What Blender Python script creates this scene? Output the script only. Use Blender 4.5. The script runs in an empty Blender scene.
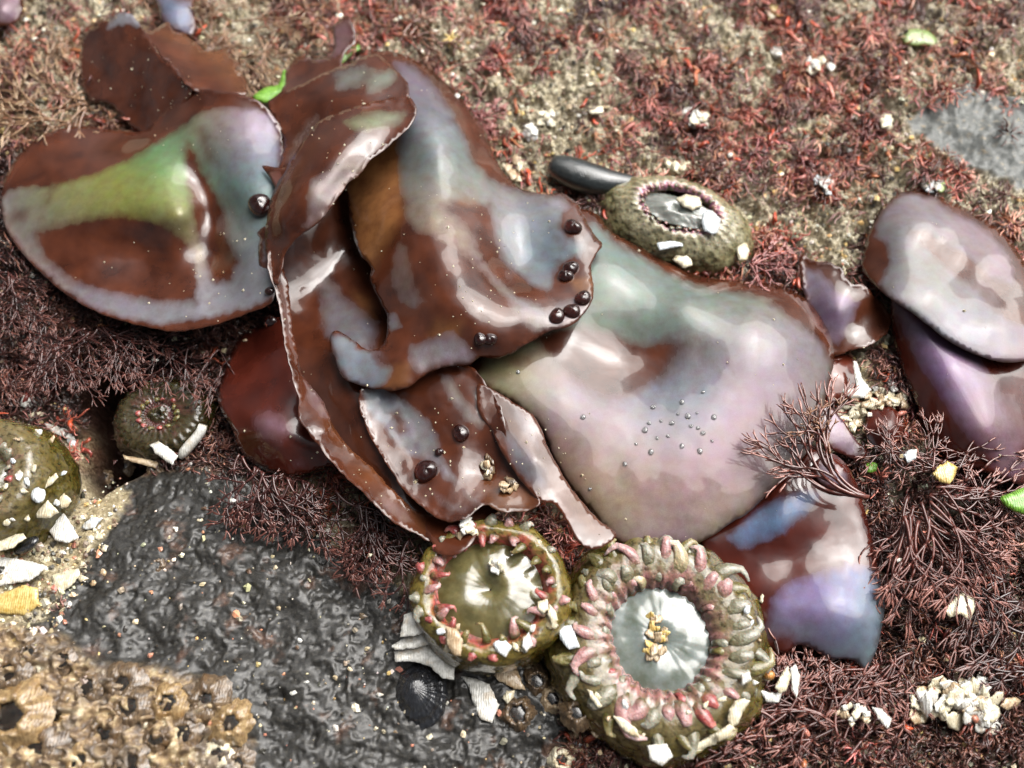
import bpy, math, random
import numpy as np
from mathutils import Vector
from mathutils.geometry import delaunay_2d_cdt
R = math.radians
random.seed(7); rng = np.random.default_rng(7)

# ------------------------------------------------------------------ camera
TILT = R(25); LENS = 30.0; DIST = 0.26; F = LENS/36*1024; U = 0.0003
CAM = np.array([0, -DIST*math.sin(TILT), DIST*math.cos(TILT)])
FWD = np.array([0, math.sin(TILT), -math.cos(TILT)]); UP = np.array([0, math.cos(TILT), math.sin(TILT)])
scene = bpy.context.scene
cam_data = bpy.data.cameras.new('camera'); cam = bpy.data.objects.new('camera', cam_data)
scene.collection.objects.link(cam); scene.camera = cam
cam.location = CAM; cam.rotation_euler = (TILT, 0, 0)
cam_data.lens = LENS; cam_data.sensor_width = 36; cam_data.clip_start = .01; cam_data.clip_end = 100
cam_data.dof.use_dof = True; cam_data.dof.focus_distance = 0.238; cam_data.dof.aperture_fstop = 8.5

# ------------------------------------------------------------------ sky, sun, exposure
SUN_EL, SUN_AZ = R(52), R(46)          # azimuth measured from +Y towards +X
scene.view_settings.view_transform = 'Standard'; scene.view_settings.look = 'None'
scene.view_settings.gamma = 1; scene.view_settings.exposure = 0.88
w = bpy.data.worlds.new('World'); scene.world = w; w.use_nodes = True
nt = w.node_tree; nt.nodes.clear()
sky = nt.nodes.new('ShaderNodeTexSky'); sky.sky_type = 'NISHITA'; sky.sun_disc = False
sky.sun_elevation = SUN_EL; sky.sun_rotation = SUN_AZ; sky.air_density = 1; sky.dust_density = 6; sky.ozone_density = 1
hs = nt.nodes.new('ShaderNodeHueSaturation'); hs.inputs['Saturation'].default_value = .2
tc = nt.nodes.new('ShaderNodeTexCoord'); cn = nt.nodes.new('ShaderNodeTexNoise')
cn.inputs['Scale'].default_value = 2.6; cn.inputs['Detail'].default_value = 4; cn.inputs['Roughness'].default_value = .55
cr = nt.nodes.new('ShaderNodeMapRange'); cr.inputs[1].default_value = .38; cr.inputs[2].default_value = .62
cr.inputs[3].default_value = .45; cr.inputs[4].default_value = 1.7
vm = nt.nodes.new('ShaderNodeVectorMath'); vm.operation = 'SCALE'
bg = nt.nodes.new('ShaderNodeBackground'); bg.inputs['Strength'].default_value = .066
wo = nt.nodes.new('ShaderNodeOutputWorld')
nt.links.new(sky.outputs[0], hs.inputs['Color']); nt.links.new(tc.outputs['Generated'], cn.inputs['Vector'])
nt.links.new(cn.outputs['Fac'], cr.inputs[0]); nt.links.new(hs.outputs[0], vm.inputs[0]); nt.links.new(cr.outputs[0], vm.inputs['Scale'])
# the veiled sun brightens the cloud around it
dp = nt.nodes.new('ShaderNodeVectorMath'); dp.operation = 'DOT_PRODUCT'; nt.links.new(tc.outputs['Generated'], dp.inputs[0])
dp.inputs[1].default_value = (math.sin(SUN_AZ)*math.cos(SUN_EL), math.cos(SUN_AZ)*math.cos(SUN_EL), math.sin(SUN_EL))
gl = nt.nodes.new('ShaderNodeMapRange'); gl.interpolation_type = 'SMOOTHSTEP'; nt.links.new(dp.outputs['Value'], gl.inputs[0])
gl.inputs[1].default_value = .55; gl.inputs[2].default_value = 1.0; gl.inputs[3].default_value = .5; gl.inputs[4].default_value = 2.3
v2 = nt.nodes.new('ShaderNodeVectorMath'); v2.operation = 'SCALE'; nt.links.new(vm.outputs[0], v2.inputs[0]); nt.links.new(gl.outputs[0], v2.inputs['Scale'])
nt.links.new(v2.outputs[0], bg.inputs[0]); nt.links.new(bg.outputs[0], wo.inputs[0])
sun_d = bpy.data.lights.new('sun', 'SUN'); sun_d.energy = 2.3; sun_d.angle = R(58); sun_d.color = (1, .965, .91)
sun = bpy.data.objects.new('sun', sun_d); scene.collection.objects.link(sun)
sun.rotation_euler = (R(90)-SUN_EL, 0, -SUN_AZ+math.pi)
sd = Vector((math.sin(SUN_AZ)*math.cos(SUN_EL), math.cos(SUN_AZ)*math.cos(SUN_EL), math.sin(SUN_EL)))
sun.rotation_euler = sd.to_track_quat('Z', 'Y').to_euler()
scene.cycles.max_bounces = 6; scene.cycles.diffuse_bounces = 2; scene.cycles.glossy_bounces = 3
scene.cycles.transmission_bounces = 4; scene.cycles.transparent_max_bounces = 4
scene.cycles.caustics_reflective = False; scene.cycles.caustics_refractive = False

# ------------------------------------------------------------------ maths helpers
def at(px, py, h):
    """point on the sight line of photo position (px, py) that lies h units above the rock datum"""
    px = np.asarray(px, float); py = np.asarray(py, float); z = np.asarray(h, float)*U
    a = (px-512)/F; b = (384-py)/F
    dy = FWD[1]+b*UP[1]; dz = FWD[2]+b*UP[2]
    t = (z-CAM[2])/dz
    return np.stack([CAM[0]+a*t, CAM[1]+dy*t, z+0*t], -1)
def proj(p):
    q = p-CAM; d = q@FWD
    return 512+F*q[..., 0]/d, 384-F*(q@UP)/d
def _h(ix, iy, iz, s):
    n = (ix*374761393+iy*668265263+iz*2147483647+s*1274126177) & 0xffffffff
    n = ((n ^ (n >> 13))*1274126177) & 0xffffffff
    n = ((n ^ (n >> 16))*2246822519) & 0xffffffff
    return ((n ^ (n >> 13)) & 0xffff)/65535.0
def vnoise(x, y, s=0):
    x = np.asarray(x, float); y = np.asarray(y, float)
    ix = np.floor(x).astype(np.int64); iy = np.floor(y).astype(np.int64); fx = x-ix; fy = y-iy
    def g(a, b):
        t = _h(ix+a, iy+b, 0, s)*6.2831853; return np.cos(t)*(fx-a)+np.sin(t)*(fy-b)
    ux = fx*fx*fx*(fx*(fx*6-15)+10); uy = fy*fy*fy*(fy*(fy*6-15)+10)
    return ((g(0, 0)*(1-ux)+g(1, 0)*ux)*(1-uy)+(g(0, 1)*(1-ux)+g(1, 1)*ux)*uy)*1.5
def fbm(x, y, s=0, o=4, g=.5):
    r = 0; a = 1
    for k in range(o):
        c, q = math.cos(.6+k), math.sin(.6+k)
        r = r+a*vnoise((x*c-y*q)*2**k+7.3*k, (x*q+y*c)*2**k+3.1*k, s+k); a *= g
    return r
def ridge(x, y, s=0, o=3):
    r = 0; a = 1
    for k in range(o):
        c, q = math.cos(.5+1.1*k), math.sin(.5+1.1*k)
        r = r+a*(1-2*np.abs(vnoise((x*c-y*q)*2.03**k+5.2*k, (x*q+y*c)*2.03**k, s+k))); a *= .5
    return r
def worley(x, y, s=0):
    ix = np.floor(x).astype(np.int64); iy = np.floor(y).astype(np.int64)
    d1 = np.full(np.shape(x), 9.0); d2 = d1.copy(); idv = np.zeros(np.shape(x))
    for a in (-1, 0, 1):
        for b in (-1, 0, 1):
            cx = ix+a+_h(ix+a, iy+b, 1, s); cy = iy+b+_h(ix+a, iy+b, 2, s)
            d = np.hypot(x-cx, y-cy); hv = _h(ix+a, iy+b, 3, s)
            n = d < d1; d2 = np.where(n, d1, np.minimum(d2, d)); idv = np.where(n, hv, idv); d1 = np.where(n, d, d1)
    return d1, d2, idv
def tps(ctrl):
    c = np.array(ctrl, float); P = c[:, :2]/100; v = c[:, 2:]
    def k(r2): return np.where(r2 > 1e-12, .5*r2*np.log(np.maximum(r2, 1e-12)), 0)
    n = len(P)
    if n < 4:
        m = v.mean(0); return lambda x, y: np.tile(m, (len(x), 1))
    r2 = ((P[:, None]-P[None])**2).sum(-1); A = k(r2)+np.eye(n)*.002
    Q = np.hstack([np.ones((n, 1)), P]); M = np.block([[A, Q], [Q.T, np.zeros((3, 3))]])
    s = np.linalg.lstsq(M, np.vstack([v, np.zeros((3, v.shape[1]))]), rcond=None)[0]
    def f(x, y):
        X = np.stack([x, y], -1)/100; r = ((X[:, None]-P[None])**2).sum(-1)
        return k(r)@s[:n]+np.hstack([np.ones((len(X), 1)), X])@s[n:]
    return f
def gmix(ctrl, x, y, sig=28.):
    c = np.array(ctrl, float); r2 = (x[:, None]-c[None, :, 0])**2+(y[:, None]-c[None, :, 1])**2
    w_ = np.exp(-r2/(2*sig*sig))+1e-4/(1+r2/1000)
    return (w_@c[:, 2:])/w_.sum(1, keepdims=True)
def sdf(poly, x, y):
    """signed distance, positive inside"""
    P = np.array(poly, float); n = len(P); best = np.full(len(x), 1e18); inside = np.zeros(len(x), bool)
    for i in range(n):
        a = P[i]; b = P[(i+1) % n]; e = b-a; L = e@e+1e-12
        t = np.clip(((x-a[0])*e[0]+(y-a[1])*e[1])/L, 0, 1)
        best = np.minimum(best, (x-a[0]-t*e[0])**2+(y-a[1]-t*e[1])**2)
        if a[1] != b[1]:
            c = (a[1] > y) != (b[1] > y)
            inside ^= c & (x < e[0]*(y-a[1])/(b[1]-a[1])+a[0])
    d = np.sqrt(best); return np.where(inside, d, -d)
def ss(t): t = np.clip(t, 0, 1); return t*t*(3-2*t)
def soft(poly, x, y, s): return ss(.5+sdf(poly, x, y)/(2*s))
def smooth_closed(P, step=3., rough=0., seed=0):
    P = np.array(P, float); n = len(P); out = []
    for i in range(n):
        p0, p1, p2, p3 = P[i-1], P[i], P[(i+1) % n], P[(i+2) % n]
        m = max(1, int(np.hypot(*(p2-p1))/step))
        for k in range(m):
            t = k/m
            out.append(.5*((2*p1)+(-p0+p2)*t+(2*p0-5*p1+4*p2-p3)*t*t+(-p0+3*p1-3*p2+p3)*t**3))
    O = np.array(out)
    if rough:
        T = np.roll(O, -1, 0)-np.roll(O, 1, 0); T /= np.linalg.norm(T, axis=1, keepdims=True)+1e-9
        s = np.arange(len(O))*step
        d = rough*(vnoise(s/11., 0*s+seed, 3)+.6*vnoise(s/4.5, 0*s+seed, 5))
        O = O+np.stack([T[:, 1], -T[:, 0]], -1)*d[:, None]
    return O

def sharp_closed(P, step=3., rough=0., seed=0):
    P = np.array(P, float); out = []
    for i in range(len(P)):
        a, b = P[i], P[(i+1) % len(P)]; m = max(1, int(np.hypot(*(b-a))/step))
        for k in range(m): out.append(a+(b-a)*k/m)
    O = np.array(out); r_ = np.random.default_rng(seed)
    return O+r_.normal(0, .28*rough*step/2, O.shape)
# ------------------------------------------------------------------ mesh helpers
COL = scene.collection
def make_mesh(name, V, faces, mat, parent=None, attrs=None, cols=None, smooth=True, flat_faces=None):
    me = bpy.data.meshes.new(name); V = np.asarray(V, float)
    if isinstance(faces, np.ndarray):
        k = faces.shape[1]; m = len(faces)
        me.vertices.add(len(V)); me.vertices.foreach_set('co', V.ravel())
        me.loops.add(m*k); me.loops.foreach_set('vertex_index', faces.ravel().astype(np.int32))
        me.polygons.add(m); me.polygons.foreach_set('loop_start', np.arange(m, dtype=np.int32)*k)
        me.polygons.foreach_set('loop_total', np.full(m, k, dtype=np.int32))
        me.update(calc_edges=True); me.validate()
    else:
        me.from_pydata(V.tolist(), [], faces); me.update()
    me.polygons.foreach_set('use_smooth', np.full(len(me.polygons), smooth))
    for k_, a in (attrs or {}).items():
        me.attributes.new(k_, 'FLOAT', 'POINT').data.foreach_set('value', np.asarray(a, float))
    for k_, a in (cols or {}).items():
        c = np.ones((len(V), 4)); c[:, :3] = a
        me.attributes.new(k_, 'FLOAT_COLOR', 'POINT').data.foreach_set('color', c.ravel())
    me.materials.append(mat)
    o = bpy.data.objects.new(name, me); COL.objects.link(o)
    if parent is not None:
        o.parent = parent; o.matrix_parent_inverse = parent.matrix_world.inverted()
    return o
def tag(o, label=None, cat=None, group=None, kind=None):
    if label: o['label'] = label
    if cat: o['category'] = cat
    if group: o['group'] = group
    if kind: o['kind'] = kind
    return o
def thing(name, label, cat, px, py, h, group=None):
    o = bpy.data.objects.new(name, None); o.empty_display_size = .004; COL.objects.link(o)
    o.location = at(px, py, h); bpy.context.view_layer.update()
    return tag(o, label, cat, group)

# ------------------------------------------------------------------ materials
class N:
    def __init__(s, name):
        s.m = bpy.data.materials.new(name); s.m.use_nodes = True; s.t = s.m.node_tree
        s.b = s.t.nodes['Principled BSDF']; s.out = s.t.nodes['Material Output']
        s.tc = s.t.nodes.new('ShaderNodeTexCoord')
    def n(s, typ, **kw):
        d = s.t.nodes.new('ShaderNode'+typ)
        for k, v in kw.items(): setattr(d, k, v)
        return d
    def put(s, sock, v):
        if hasattr(v, 'is_output'): s.t.links.new(v, sock)
        elif isinstance(v, tuple) and len(v) == 3 and sock.type == 'RGBA': sock.default_value = (*v, 1)
        else: sock.default_value = v
    def noise(s, scale, detail=4, rough=.55, dist=0, vec=None, col=False):
        d = s.n('TexNoise'); d.inputs['Scale'].default_value = scale; d.inputs['Detail'].default_value = detail
        d.inputs['Roughness'].default_value = rough; d.inputs['Distortion'].default_value = dist
        s.t.links.new(vec or s.tc.outputs['Object'], d.inputs['Vector']); return d.outputs['Color' if col else 'Fac']
    def vor(s, scale, feat='F1', out='Distance'):
        d = s.n('TexVoronoi', feature=feat); d.inputs['Scale'].default_value = scale
        s.t.links.new(s.tc.outputs['Object'], d.inputs['Vector']); return d.outputs[out]
    def attr(s, name, out='Fac'):
        d = s.n('Attribute', attribute_name=name); return d.outputs[out]
    def mr(s, v, a, b, c=0, d_=1):
        d = s.n('MapRange'); s.put(d.inputs[0], v)
        for i, q in enumerate((a, b, c, d_)): s.put(d.inputs[i+1], q)
        return d.outputs[0]
    def math(s, op, a, b=0.):
        d = s.n('Math', operation=op); s.put(d.inputs[0], a); s.put(d.inputs[1], b); return d.outputs[0]
    def mix(s, f, a, b, mode='MIX'):
        d = s.n('Mix', data_type='RGBA', blend_type=mode); s.put(d.inputs[0], f); s.put(d.inputs[6], a); s.put(d.inputs[7], b)
        return d.outputs[2]
    def ramp(s, v, stops):
        d = s.n('ValToRGB'); e = d.color_ramp.elements; s.put(d.inputs[0], v)
        while len(e) < len(stops): e.new(.5)
        for q, (p, c) in zip(e, stops): q.position = p; q.color = (*c, 1)
        return d.outputs[0]
    def bump(s, h, strength, dist, nrm=None):
        d = s.n('Bump'); s.put(d.inputs['Height'], h); s.put(d.inputs['Strength'], strength); s.put(d.inputs['Distance'], dist)
        if nrm is not None: s.t.links.new(nrm, d.inputs['Normal'])
        return d.outputs[0]
    def set(s, **kw):
        for k, v in kw.items(): s.put(s.b.inputs[k.replace('_', ' ')], v)
        return s.m

def seaweed_mat(name, dark, mid, amber):
    s = N(name)
    painted_sheen = s.attr('painted_sheen'); tint = s.attr('tint', 'Color'); amb = s.attr('thin')
    mp = s.n('Mapping'); s.t.links.new(s.tc.outputs['Object'], mp.inputs[0]); mp.inputs['Rotation'].default_value = (0, 0, .6)
    mp.inputs['Scale'].default_value = (1, .28, 1)
    fib = s.noise(1300, 4, .6, vec=mp.outputs[0]); big = s.noise(120, 3, .5); fine = s.noise(3200, 3, .7)
    f = s.math('ADD', painted_sheen, s.math('MULTIPLY', s.math('SUBTRACT', fib, .5), .3))
    f = s.math('ADD', f, s.math('MULTIPLY', s.math('SUBTRACT', big, .5), .4))
    f = s.mr(f, .12, .88); f = s.math('MULTIPLY', f, s.mr(painted_sheen, .02, .3)); f = s.math('MULTIPLY', f, s.mr(s.noise(330, 4, .6), .3, .6, .72, 1))
    base = s.mix(s.mr(big, .3, .7), dark, mid); base = s.mix(s.math('MULTIPLY', amb, s.mr(s.noise(190, 4, .6), .3, .62, .45, 1)), base, amber)
    tv = s.mix(.15, tint, s.mix(1, tint, s.mix(.6, (1, 1, 1), s.noise(260, 2, .5, col=True)), 'OVERLAY'))
    tv = s.mix(s.mr(fine, .35, .7, 0, .35), tv, s.mix(1, tv, (.55, .5, .52), 'MULTIPLY'))
    hsv = s.n('HueSaturation'); hsv.inputs['Saturation'].default_value = 1.95; hsv.inputs['Value'].default_value = .295; s.put(hsv.inputs['Color'], tv); tv = hsv.outputs[0]; col = s.mix(f, base, tv)  # iridescent patches, with sky reflection painted into the base colour
    b1 = s.bump(s.math('ADD', s.noise(110, 2, .4, .6), s.math('MULTIPLY', s.noise(420, 2, .5), .10)), s.mr(f, 0, 1, .14, .05), .0016); b2 = s.bump(fine, .07, .0001, b1)
    return s.set(Base_Color=col, Metallic=s.math('MULTIPLY', f, .28), Roughness=s.mr(f, 0, 1, .22, .5), IOR=1.5, Normal=b2,
                 Specular_IOR_Level=s.mr(f, 0, 1, .25, .2), Coat_Weight=s.mr(f, 0, 1, .8, .45), Coat_Roughness=.025, Coat_IOR=1.42)
M_WEED = seaweed_mat('red_brown_seaweed', (.034, .0092, .0046), (.080, .0225, .0100), (.20, .085, .030))
M_WEED2 = seaweed_mat('wine_red_seaweed', (.036, .0060, .0036), (.076, .0140, .0080), (.16, .03, .012))

# ------------------------------------------------------------------ blades: closed thin sheets with a height of their own
def sheet(name, outline, H, parent=None, painted_sheen=(), tints=None, thin=(), th=1.4, step=5., rough=.8, rim=(0, 6), wave=(0, 30),
          mat=None, seed=1, dome=0, dome_w=10., lump=(0, 9), sharp=False, fine_out=3., relax=0):
    mat = mat or M_WEED
    O = sharp_closed(outline, fine_out, rough, seed) if sharp else smooth_closed(outline, fine_out, rough, seed)
    x0, y0 = O.min(0); x1, y1 = O.max(0)
    gx, gy = np.meshgrid(np.arange(x0, x1, step), np.arange(y0, y1, step*.87))
    gx = gx+(np.arange(gx.shape[0]) % 2)[:, None]*step*.5
    r_ = np.random.default_rng(seed); gx = (gx+r_.uniform(-.15, .15, gx.shape)*step).ravel(); gy = (gy+r_.uniform(-.15, .15, gy.shape)*step).ravel()
    k = sdf(O, gx, gy) > step*.45
    P2 = np.vstack([O, np.stack([gx[k], gy[k]], -1)])
    n = len(O)
    vs, _, fs, *_ = delaunay_2d_cdt([Vector(p) for p in P2], [(i, (i+1) % n) for i in range(n)], [], 1, 1e-4)
    X = np.array([v[:] for v in vs]); x, y = X[:, 0], X[:, 1]
    fs = [tuple(f) for f in fs if len(f) == 3]; T = np.array(fs)
    a, b, c = X[T[:, 0]], X[T[:, 1]], X[T[:, 2]]
    cr_ = (b[:, 0]-a[:, 0])*(c[:, 1]-a[:, 1])-(b[:, 1]-a[:, 1])*(c[:, 0]-a[:, 0])
    T = T[np.abs(cr_) > 1e-6]; cr_ = cr_[np.abs(cr_) > 1e-6]
    T[cr_ > 0] = T[cr_ > 0][:, ::-1]          # picture y runs down
    d = np.maximum(sdf(O, x, y), 0)
    h = tps(H)(x, y)[:, 0] if len(H) > 1 else np.full(len(x), float(H[0][2]))
    h = h+rim[0]*np.exp(-d/rim[1])+wave[0]*fbm(x/wave[1], y/wave[1], seed, 2)
    if rough: h = h+.8*min(1, rough)*vnoise(x/9, y/9, seed+9)*np.exp(-d/7)
    if dome: h = h+dome*np.sqrt(np.clip(1-(1-np.clip(d/dome_w, 0, 1))**2, 0, 1))
    if relax:
        E_ = np.vstack([T[:, [0, 1]], T[:, [1, 2]], T[:, [2, 0]]]); E_ = np.vstack([E_, E_[:, ::-1]]); edge = d < .01
        for _ in range(relax):
            s_, c_n = np.zeros(len(x)), np.zeros(len(x)); np.add.at(s_, E_[:, 0], h[E_[:, 1]]); np.add.at(c_n, E_[:, 0], 1)
            h = np.where(edge, h, .5*h+.5*s_/np.maximum(c_n, 1))
    if lump[0]: h = h+lump[0]*fbm(x/lump[1], y/lump[1], seed+5, 3)
    top = at(x, y, h)
    fn = np.cross(top[T[:, 1]]-top[T[:, 0]], top[T[:, 2]]-top[T[:, 0]]); vn = np.zeros_like(top)
    for i in range(3): np.add.at(vn, T[:, i], fn)
    vn /= np.linalg.norm(vn, axis=1, keepdims=True)+1e-12
    vn[vn[:, 2] < .25, :] += [0, 0, .3]; vn /= np.linalg.norm(vn, axis=1, keepdims=True)
    tt = th*U*(.45+.55*np.clip(d/6, 0, 1))
    bot = top-vn*tt[:, None]
    E = np.vstack([T[:, [0, 1]], T[:, [1, 2]], T[:, [2, 0]]])
    key = {}
    for p, q in E.tolist(): key[(p, q)] = 1
    bd = [(p, q) for (p, q) in key if (q, p) not in key]
    m = len(x)
    tri = T.tolist()+(T[:, ::-1]+m).tolist()+[(q, p, p+m, q+m) for p, q in bd]
    fm = np.zeros(m)
    for poly, s_, val in painted_sheen: g = soft(poly, x+2.2*fbm(x/9, y/9, 77, 2), y+2.2*fbm(x/9, y/9, 78, 2), s_*1.6); fm = fm*(1-g)+val*g  # mask of the painted sky sheen
    am = np.zeros(m)
    for poly, s_, val in thin: g = soft(poly, x, y, s_); am = am*(1-g)+val*g
    tn = gmix(tints, x, y) if tints else np.tile([.5, .48, .5], (m, 1))
    return make_mesh(name, np.vstack([top, bot]), tri, mat, parent,
                     {'painted_sheen': np.r_[fm, fm*.5], 'thin': np.r_[am, am], 'rim': np.r_[d, d]}, {'tint': np.vstack([tn, tn])})

# ------------------------------------------------------------------ rock: one displaced sheet
ZR = [(105, 470), (160, 462), (240, 470), (330, 540), (430, 610), (560, 660), (575, 860), (-200, 900), (-120, 690), (60, 625), (85, 560)]
ZC = [(-200, 640), (20, 632), (75, 640), (120, 672), (165, 672), (232, 690), (258, 735), (250, 900), (-200, 900)]
ZS = [(-200, 520), (40, 470), (100, 468), (124, 490), (118, 520), (96, 560), (70, 610), (30, 632), (-200, 650)]
ZG = [(905, 125), (930, 106), (962, 92), (1000, 100), (1040, 120), (1150, 150), (1120, 215), (1010, 190), (985, 178), (950, 166), (920, 150)]
ZG2 = [(960, -40), (1000, -10), (1040, 40), (1100, 60), (1100, -60)]
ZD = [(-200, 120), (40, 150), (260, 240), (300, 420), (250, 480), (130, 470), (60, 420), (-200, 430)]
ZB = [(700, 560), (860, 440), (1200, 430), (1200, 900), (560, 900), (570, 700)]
HOLE = [(70, 372), (104, 366), (134, 372), (130, 400), (126, 430), (136, 452), (112, 468), (90, 486), (80, 470), (80, 430)]
GH = tps([(-100, 100, -5), (-100, 700, 62), (60, 750, 55), (200, 740, 34), (350, 700, 12), (500, 760, -6), (250, 580, 8), (130, 520, 2), (200, 470, -10),
          (60, 580, 22), (-40, 540, 30), (100, 340, -24), (200, 360, -26), (0, 300, -14), (30, 160, -6), (300, 300, -30), (60, 370, -40), (170, 400, -46), (400, 500, -16),
          (500, 400, -20), (640, 400, -10), (640, 640, -16), (800, 600, -12), (900, 500, -8), (1000, 600, -16), (960, 720, -4), (760, 740, -8), (1100, 760, -4),
          (500, 120, 2), (640, 60, 4), (800, 150, 0), (950, 140, 10), (900, 40, 4), (700, 230, -4), (300, 40, -6), (860, 320, -12), (1060, 300, -6),
          (100, -60, -4), (600, -60, 0), (1100, -60, 4), (600, 860, -10), (1100, 860, -6), (-100, 860, 66)])
def clampf(X, Y):
    return np.clip(X, -250, 1275), np.clip(Y, -190, 960)
def ground_h(X, Y, detail=True):
    """height of the rock (units) at plane position named by its picture position at datum height"""
    cx, cy = clampf(X, Y)
    h = np.concatenate([GH(cx[i:i+60000], cy[i:i+60000])[:, 0] for i in range(0, len(cx), 60000)]) if len(cx) else cx
    h = h-95*soft(HOLE, cx, cy, 12)
    if not detail: return h
    zr = soft(ZR, cx, cy, 8); zc = soft(ZC, cx, cy, 10); zs = soft(ZS, cx, cy, 6)
    zg = np.maximum(soft(ZG, cx+6*vnoise(cx/15, cy/15, 4), cy+5*vnoise(cx/12, cy/12, 8), 4), soft(ZG2, cx, cy, 10))*(1-zr); zd = soft(ZD, cx, cy, 20)*(1-zr)*(1-zs)
    gr = fbm(cx/38, cy/38, 11, 3)*8
    turf = 9*fbm(cx/14, cy/14, 21, 3)+2.2*fbm(cx/4.2, cy/4.2, 27, 2)
    rock = 5*fbm(cx/60, cy/44, 31, 2)+.45*fbm(cx/5, cy/4, 37, 3)*ss(.5+1.5*fbm(cx/40, cy/30, 36, 2))-1.5*ss((vnoise(cx/5, cy/5, 38)-.28)*5)+2.5*fbm(cx/24, cy/20, 35, 2)-3*ss((fbm(cx/26, cy/40, 39, 3)-.45)*3)
    d1, d2, iv = worley(cx/23+.25*vnoise(cx/20, cy/20, 50), cy/21+.25*vnoise(cx/18, cy/22, 51), 40)
    cup = np.exp(-((d1-.36)/.13)**2)*5*(.2+1.3*iv)-3*np.exp(-(d1/.22)**2)
    crust = cup+7*fbm(cx/17, cy/15, 43, 2)+3.6*fbm(cx/7, cy/7, 44, 3)+8
    sand = 1.2*fbm(cx/3.2, cy/3.2, 60, 2)+2.5*fbm(cx/16, cy/16, 62, 2)
    t = turf*(1-zr)*(1-zc)*(1-zs)*(1-zg)+rock*zr*(1-zc)*(1-zs)+crust*zc+sand*zs*(1-zc)+zg*(1.0*fbm(cx/9, cy/9, 70, 3)+4)
    t = t+zd*11*fbm(cx/24, cy/24, 80, 2)
    return h+gr*(1-.86*zr)+t
def ground_at(px, py, detail=True):
    px = np.atleast_1d(np.asarray(px, float)); py = np.atleast_1d(np.asarray(py, float)); h = np.zeros(len(px))
    for _ in range(4):
        p = at(px, py, h); p[:, 2] = 0; X, Y = proj(p); h = ground_h(X, Y, detail)
    return h
def gz(px, py): return float(ground_at([px], [py], False)[0])

def axis(lo, hi, step, far):
    c = np.arange(lo, hi, step); g = step*1.25; out = [c[-1]]
    while out[-1] < far: out.append(out[-1]+g); g *= 1.25
    hi_ = out[1:]; g = step*1.25; out = [c[0]]
    while out[-1] > -far: out.append(out[-1]-g); g *= 1.25
    return np.concatenate([out[:0:-1], c, hi_])
SP = 1.45*U
c0 = at([-40, 1064, 0, 0], [-30, -30, -30, 800], 0)
xs = axis(c0[0][0]-.004, c0[1][0]+.004, SP, 60.); ys = axis(c0[3][1]-.004, c0[0][1]+.004, SP, 60.)
gx, gy = np.meshgrid(xs, ys); gx = gx.ravel(); gy = gy.ravel()
PX = (gx-CAM[0]); P3 = np.stack([gx, gy, 0*gx], -1)
dd = (P3-CAM)@FWD; ok = dd > .02
X = np.where(ok, 512+F*PX/np.where(ok, dd, 1), np.where(PX > 0, 2000, -1000)); Y = np.where(ok, 384-F*((P3-CAM)@UP)/np.where(ok, dd, 1), 2000)
Hh = ground_h(X, Y); far = np.hypot(gx, gy) > .35
cx, cy = clampf(X, Y)
zr = soft(ZR, cx+7*vnoise(cx/14, cy/14, 90), cy+7*vnoise(cx/13, cy/13, 91), 5); zc = soft(ZC, cx+6*vnoise(cx/10, cy/10, 92), cy, 8)
zs = soft(ZS, cx+5*vnoise(cx/8, cy/8, 93), cy, 5)
zg = np.maximum(soft(ZG, cx+6*vnoise(cx/15, cy/15, 4), cy+5*vnoise(cx/12, cy/12, 8), 4), soft(ZG2, cx, cy, 10))
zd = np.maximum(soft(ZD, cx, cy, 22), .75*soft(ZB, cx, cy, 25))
Vg = np.stack([gx, gy, Hh*U], -1)
nx, ny = len(xs), len(ys); i = np.arange(nx*ny).reshape(ny, nx)
Fg = np.stack([i[:-1, :-1].ravel(), i[:-1, 1:].ravel(), i[1:, 1:].ravel(), i[1:, :-1].ravel()], -1)
zy = ss(.55-1.1*fbm(cx/75, cy/60, 301, 3)+.9*np.exp(-((cx-545)/75.)**2-((cy-110)/90.)**2)+.9*np.exp(-((cx-920)/90.)**2-((cy-215)/45.)**2))
gap_shade = ss((sdf(HOLE, cx, cy)+16)/16); zd = np.maximum(zd, gap_shade); zs = zs*(1-gap_shade); zr = zr*(1-gap_shade)  # crevice shade painted near-black into the ground colour
s = N('tidal_rock')
g1 = s.noise(1100, 6, .72); g2 = s.noise(420, 4, .6); g3 = s.noise(110, 4, .55); v1 = s.vor(900); cc = s.vor(1000, out='Color')
turf = s.ramp(g1, [(.30, (.012, .008, .006)), (.42, (.085, .040, .024)), (.5, (.21, .145, .075)), (.60, (.36, .30, .19)), (.74, (.62, .58, .46))])
turf = s.mix(s.mr(g3, .44, .62, 0, .55), turf, s.ramp(g1, [(.3, (.03, .006, .005)), (.5, (.16, .035, .022)), (.7, (.34, .12, .07))]))
turf = s.mix(s.math('MULTIPLY', s.attr('zy'), .8), turf, s.ramp(g1, [(.28, (.05, .045, .032)), (.42, (.17, .15, .10)), (.5, (.34, .30, .20)), (.6, (.52, .47, .34)), (.72, (.74, .70, .58))]))
turf = s.mix(s.mr(g2, .56, .66, 0, .6), turf, (.045, .045, .036))
dark = s.ramp(g1, [(.3, (.004, .002, .002)), (.5, (.018, .008, .006)), (.62, (.05, .024, .016)), (.8, (.16, .11, .06))])  # dark mossy ground colour, deepened to stand for shade below the left blade
rockc = s.ramp(g1, [(.30, (.004, .004, .004)), (.5, (.017, .016, .014)), (.62, (.036, .033, .027)), (.78, (.13, .115, .09))])
rockc = s.mix(s.mr(g3, .58, .66, 0, .6), rockc, s.ramp(g1, [(.3, (.03, .014, .009)), (.55, (.12, .06, .038)), (.75, (.32, .24, .17))]))
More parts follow.
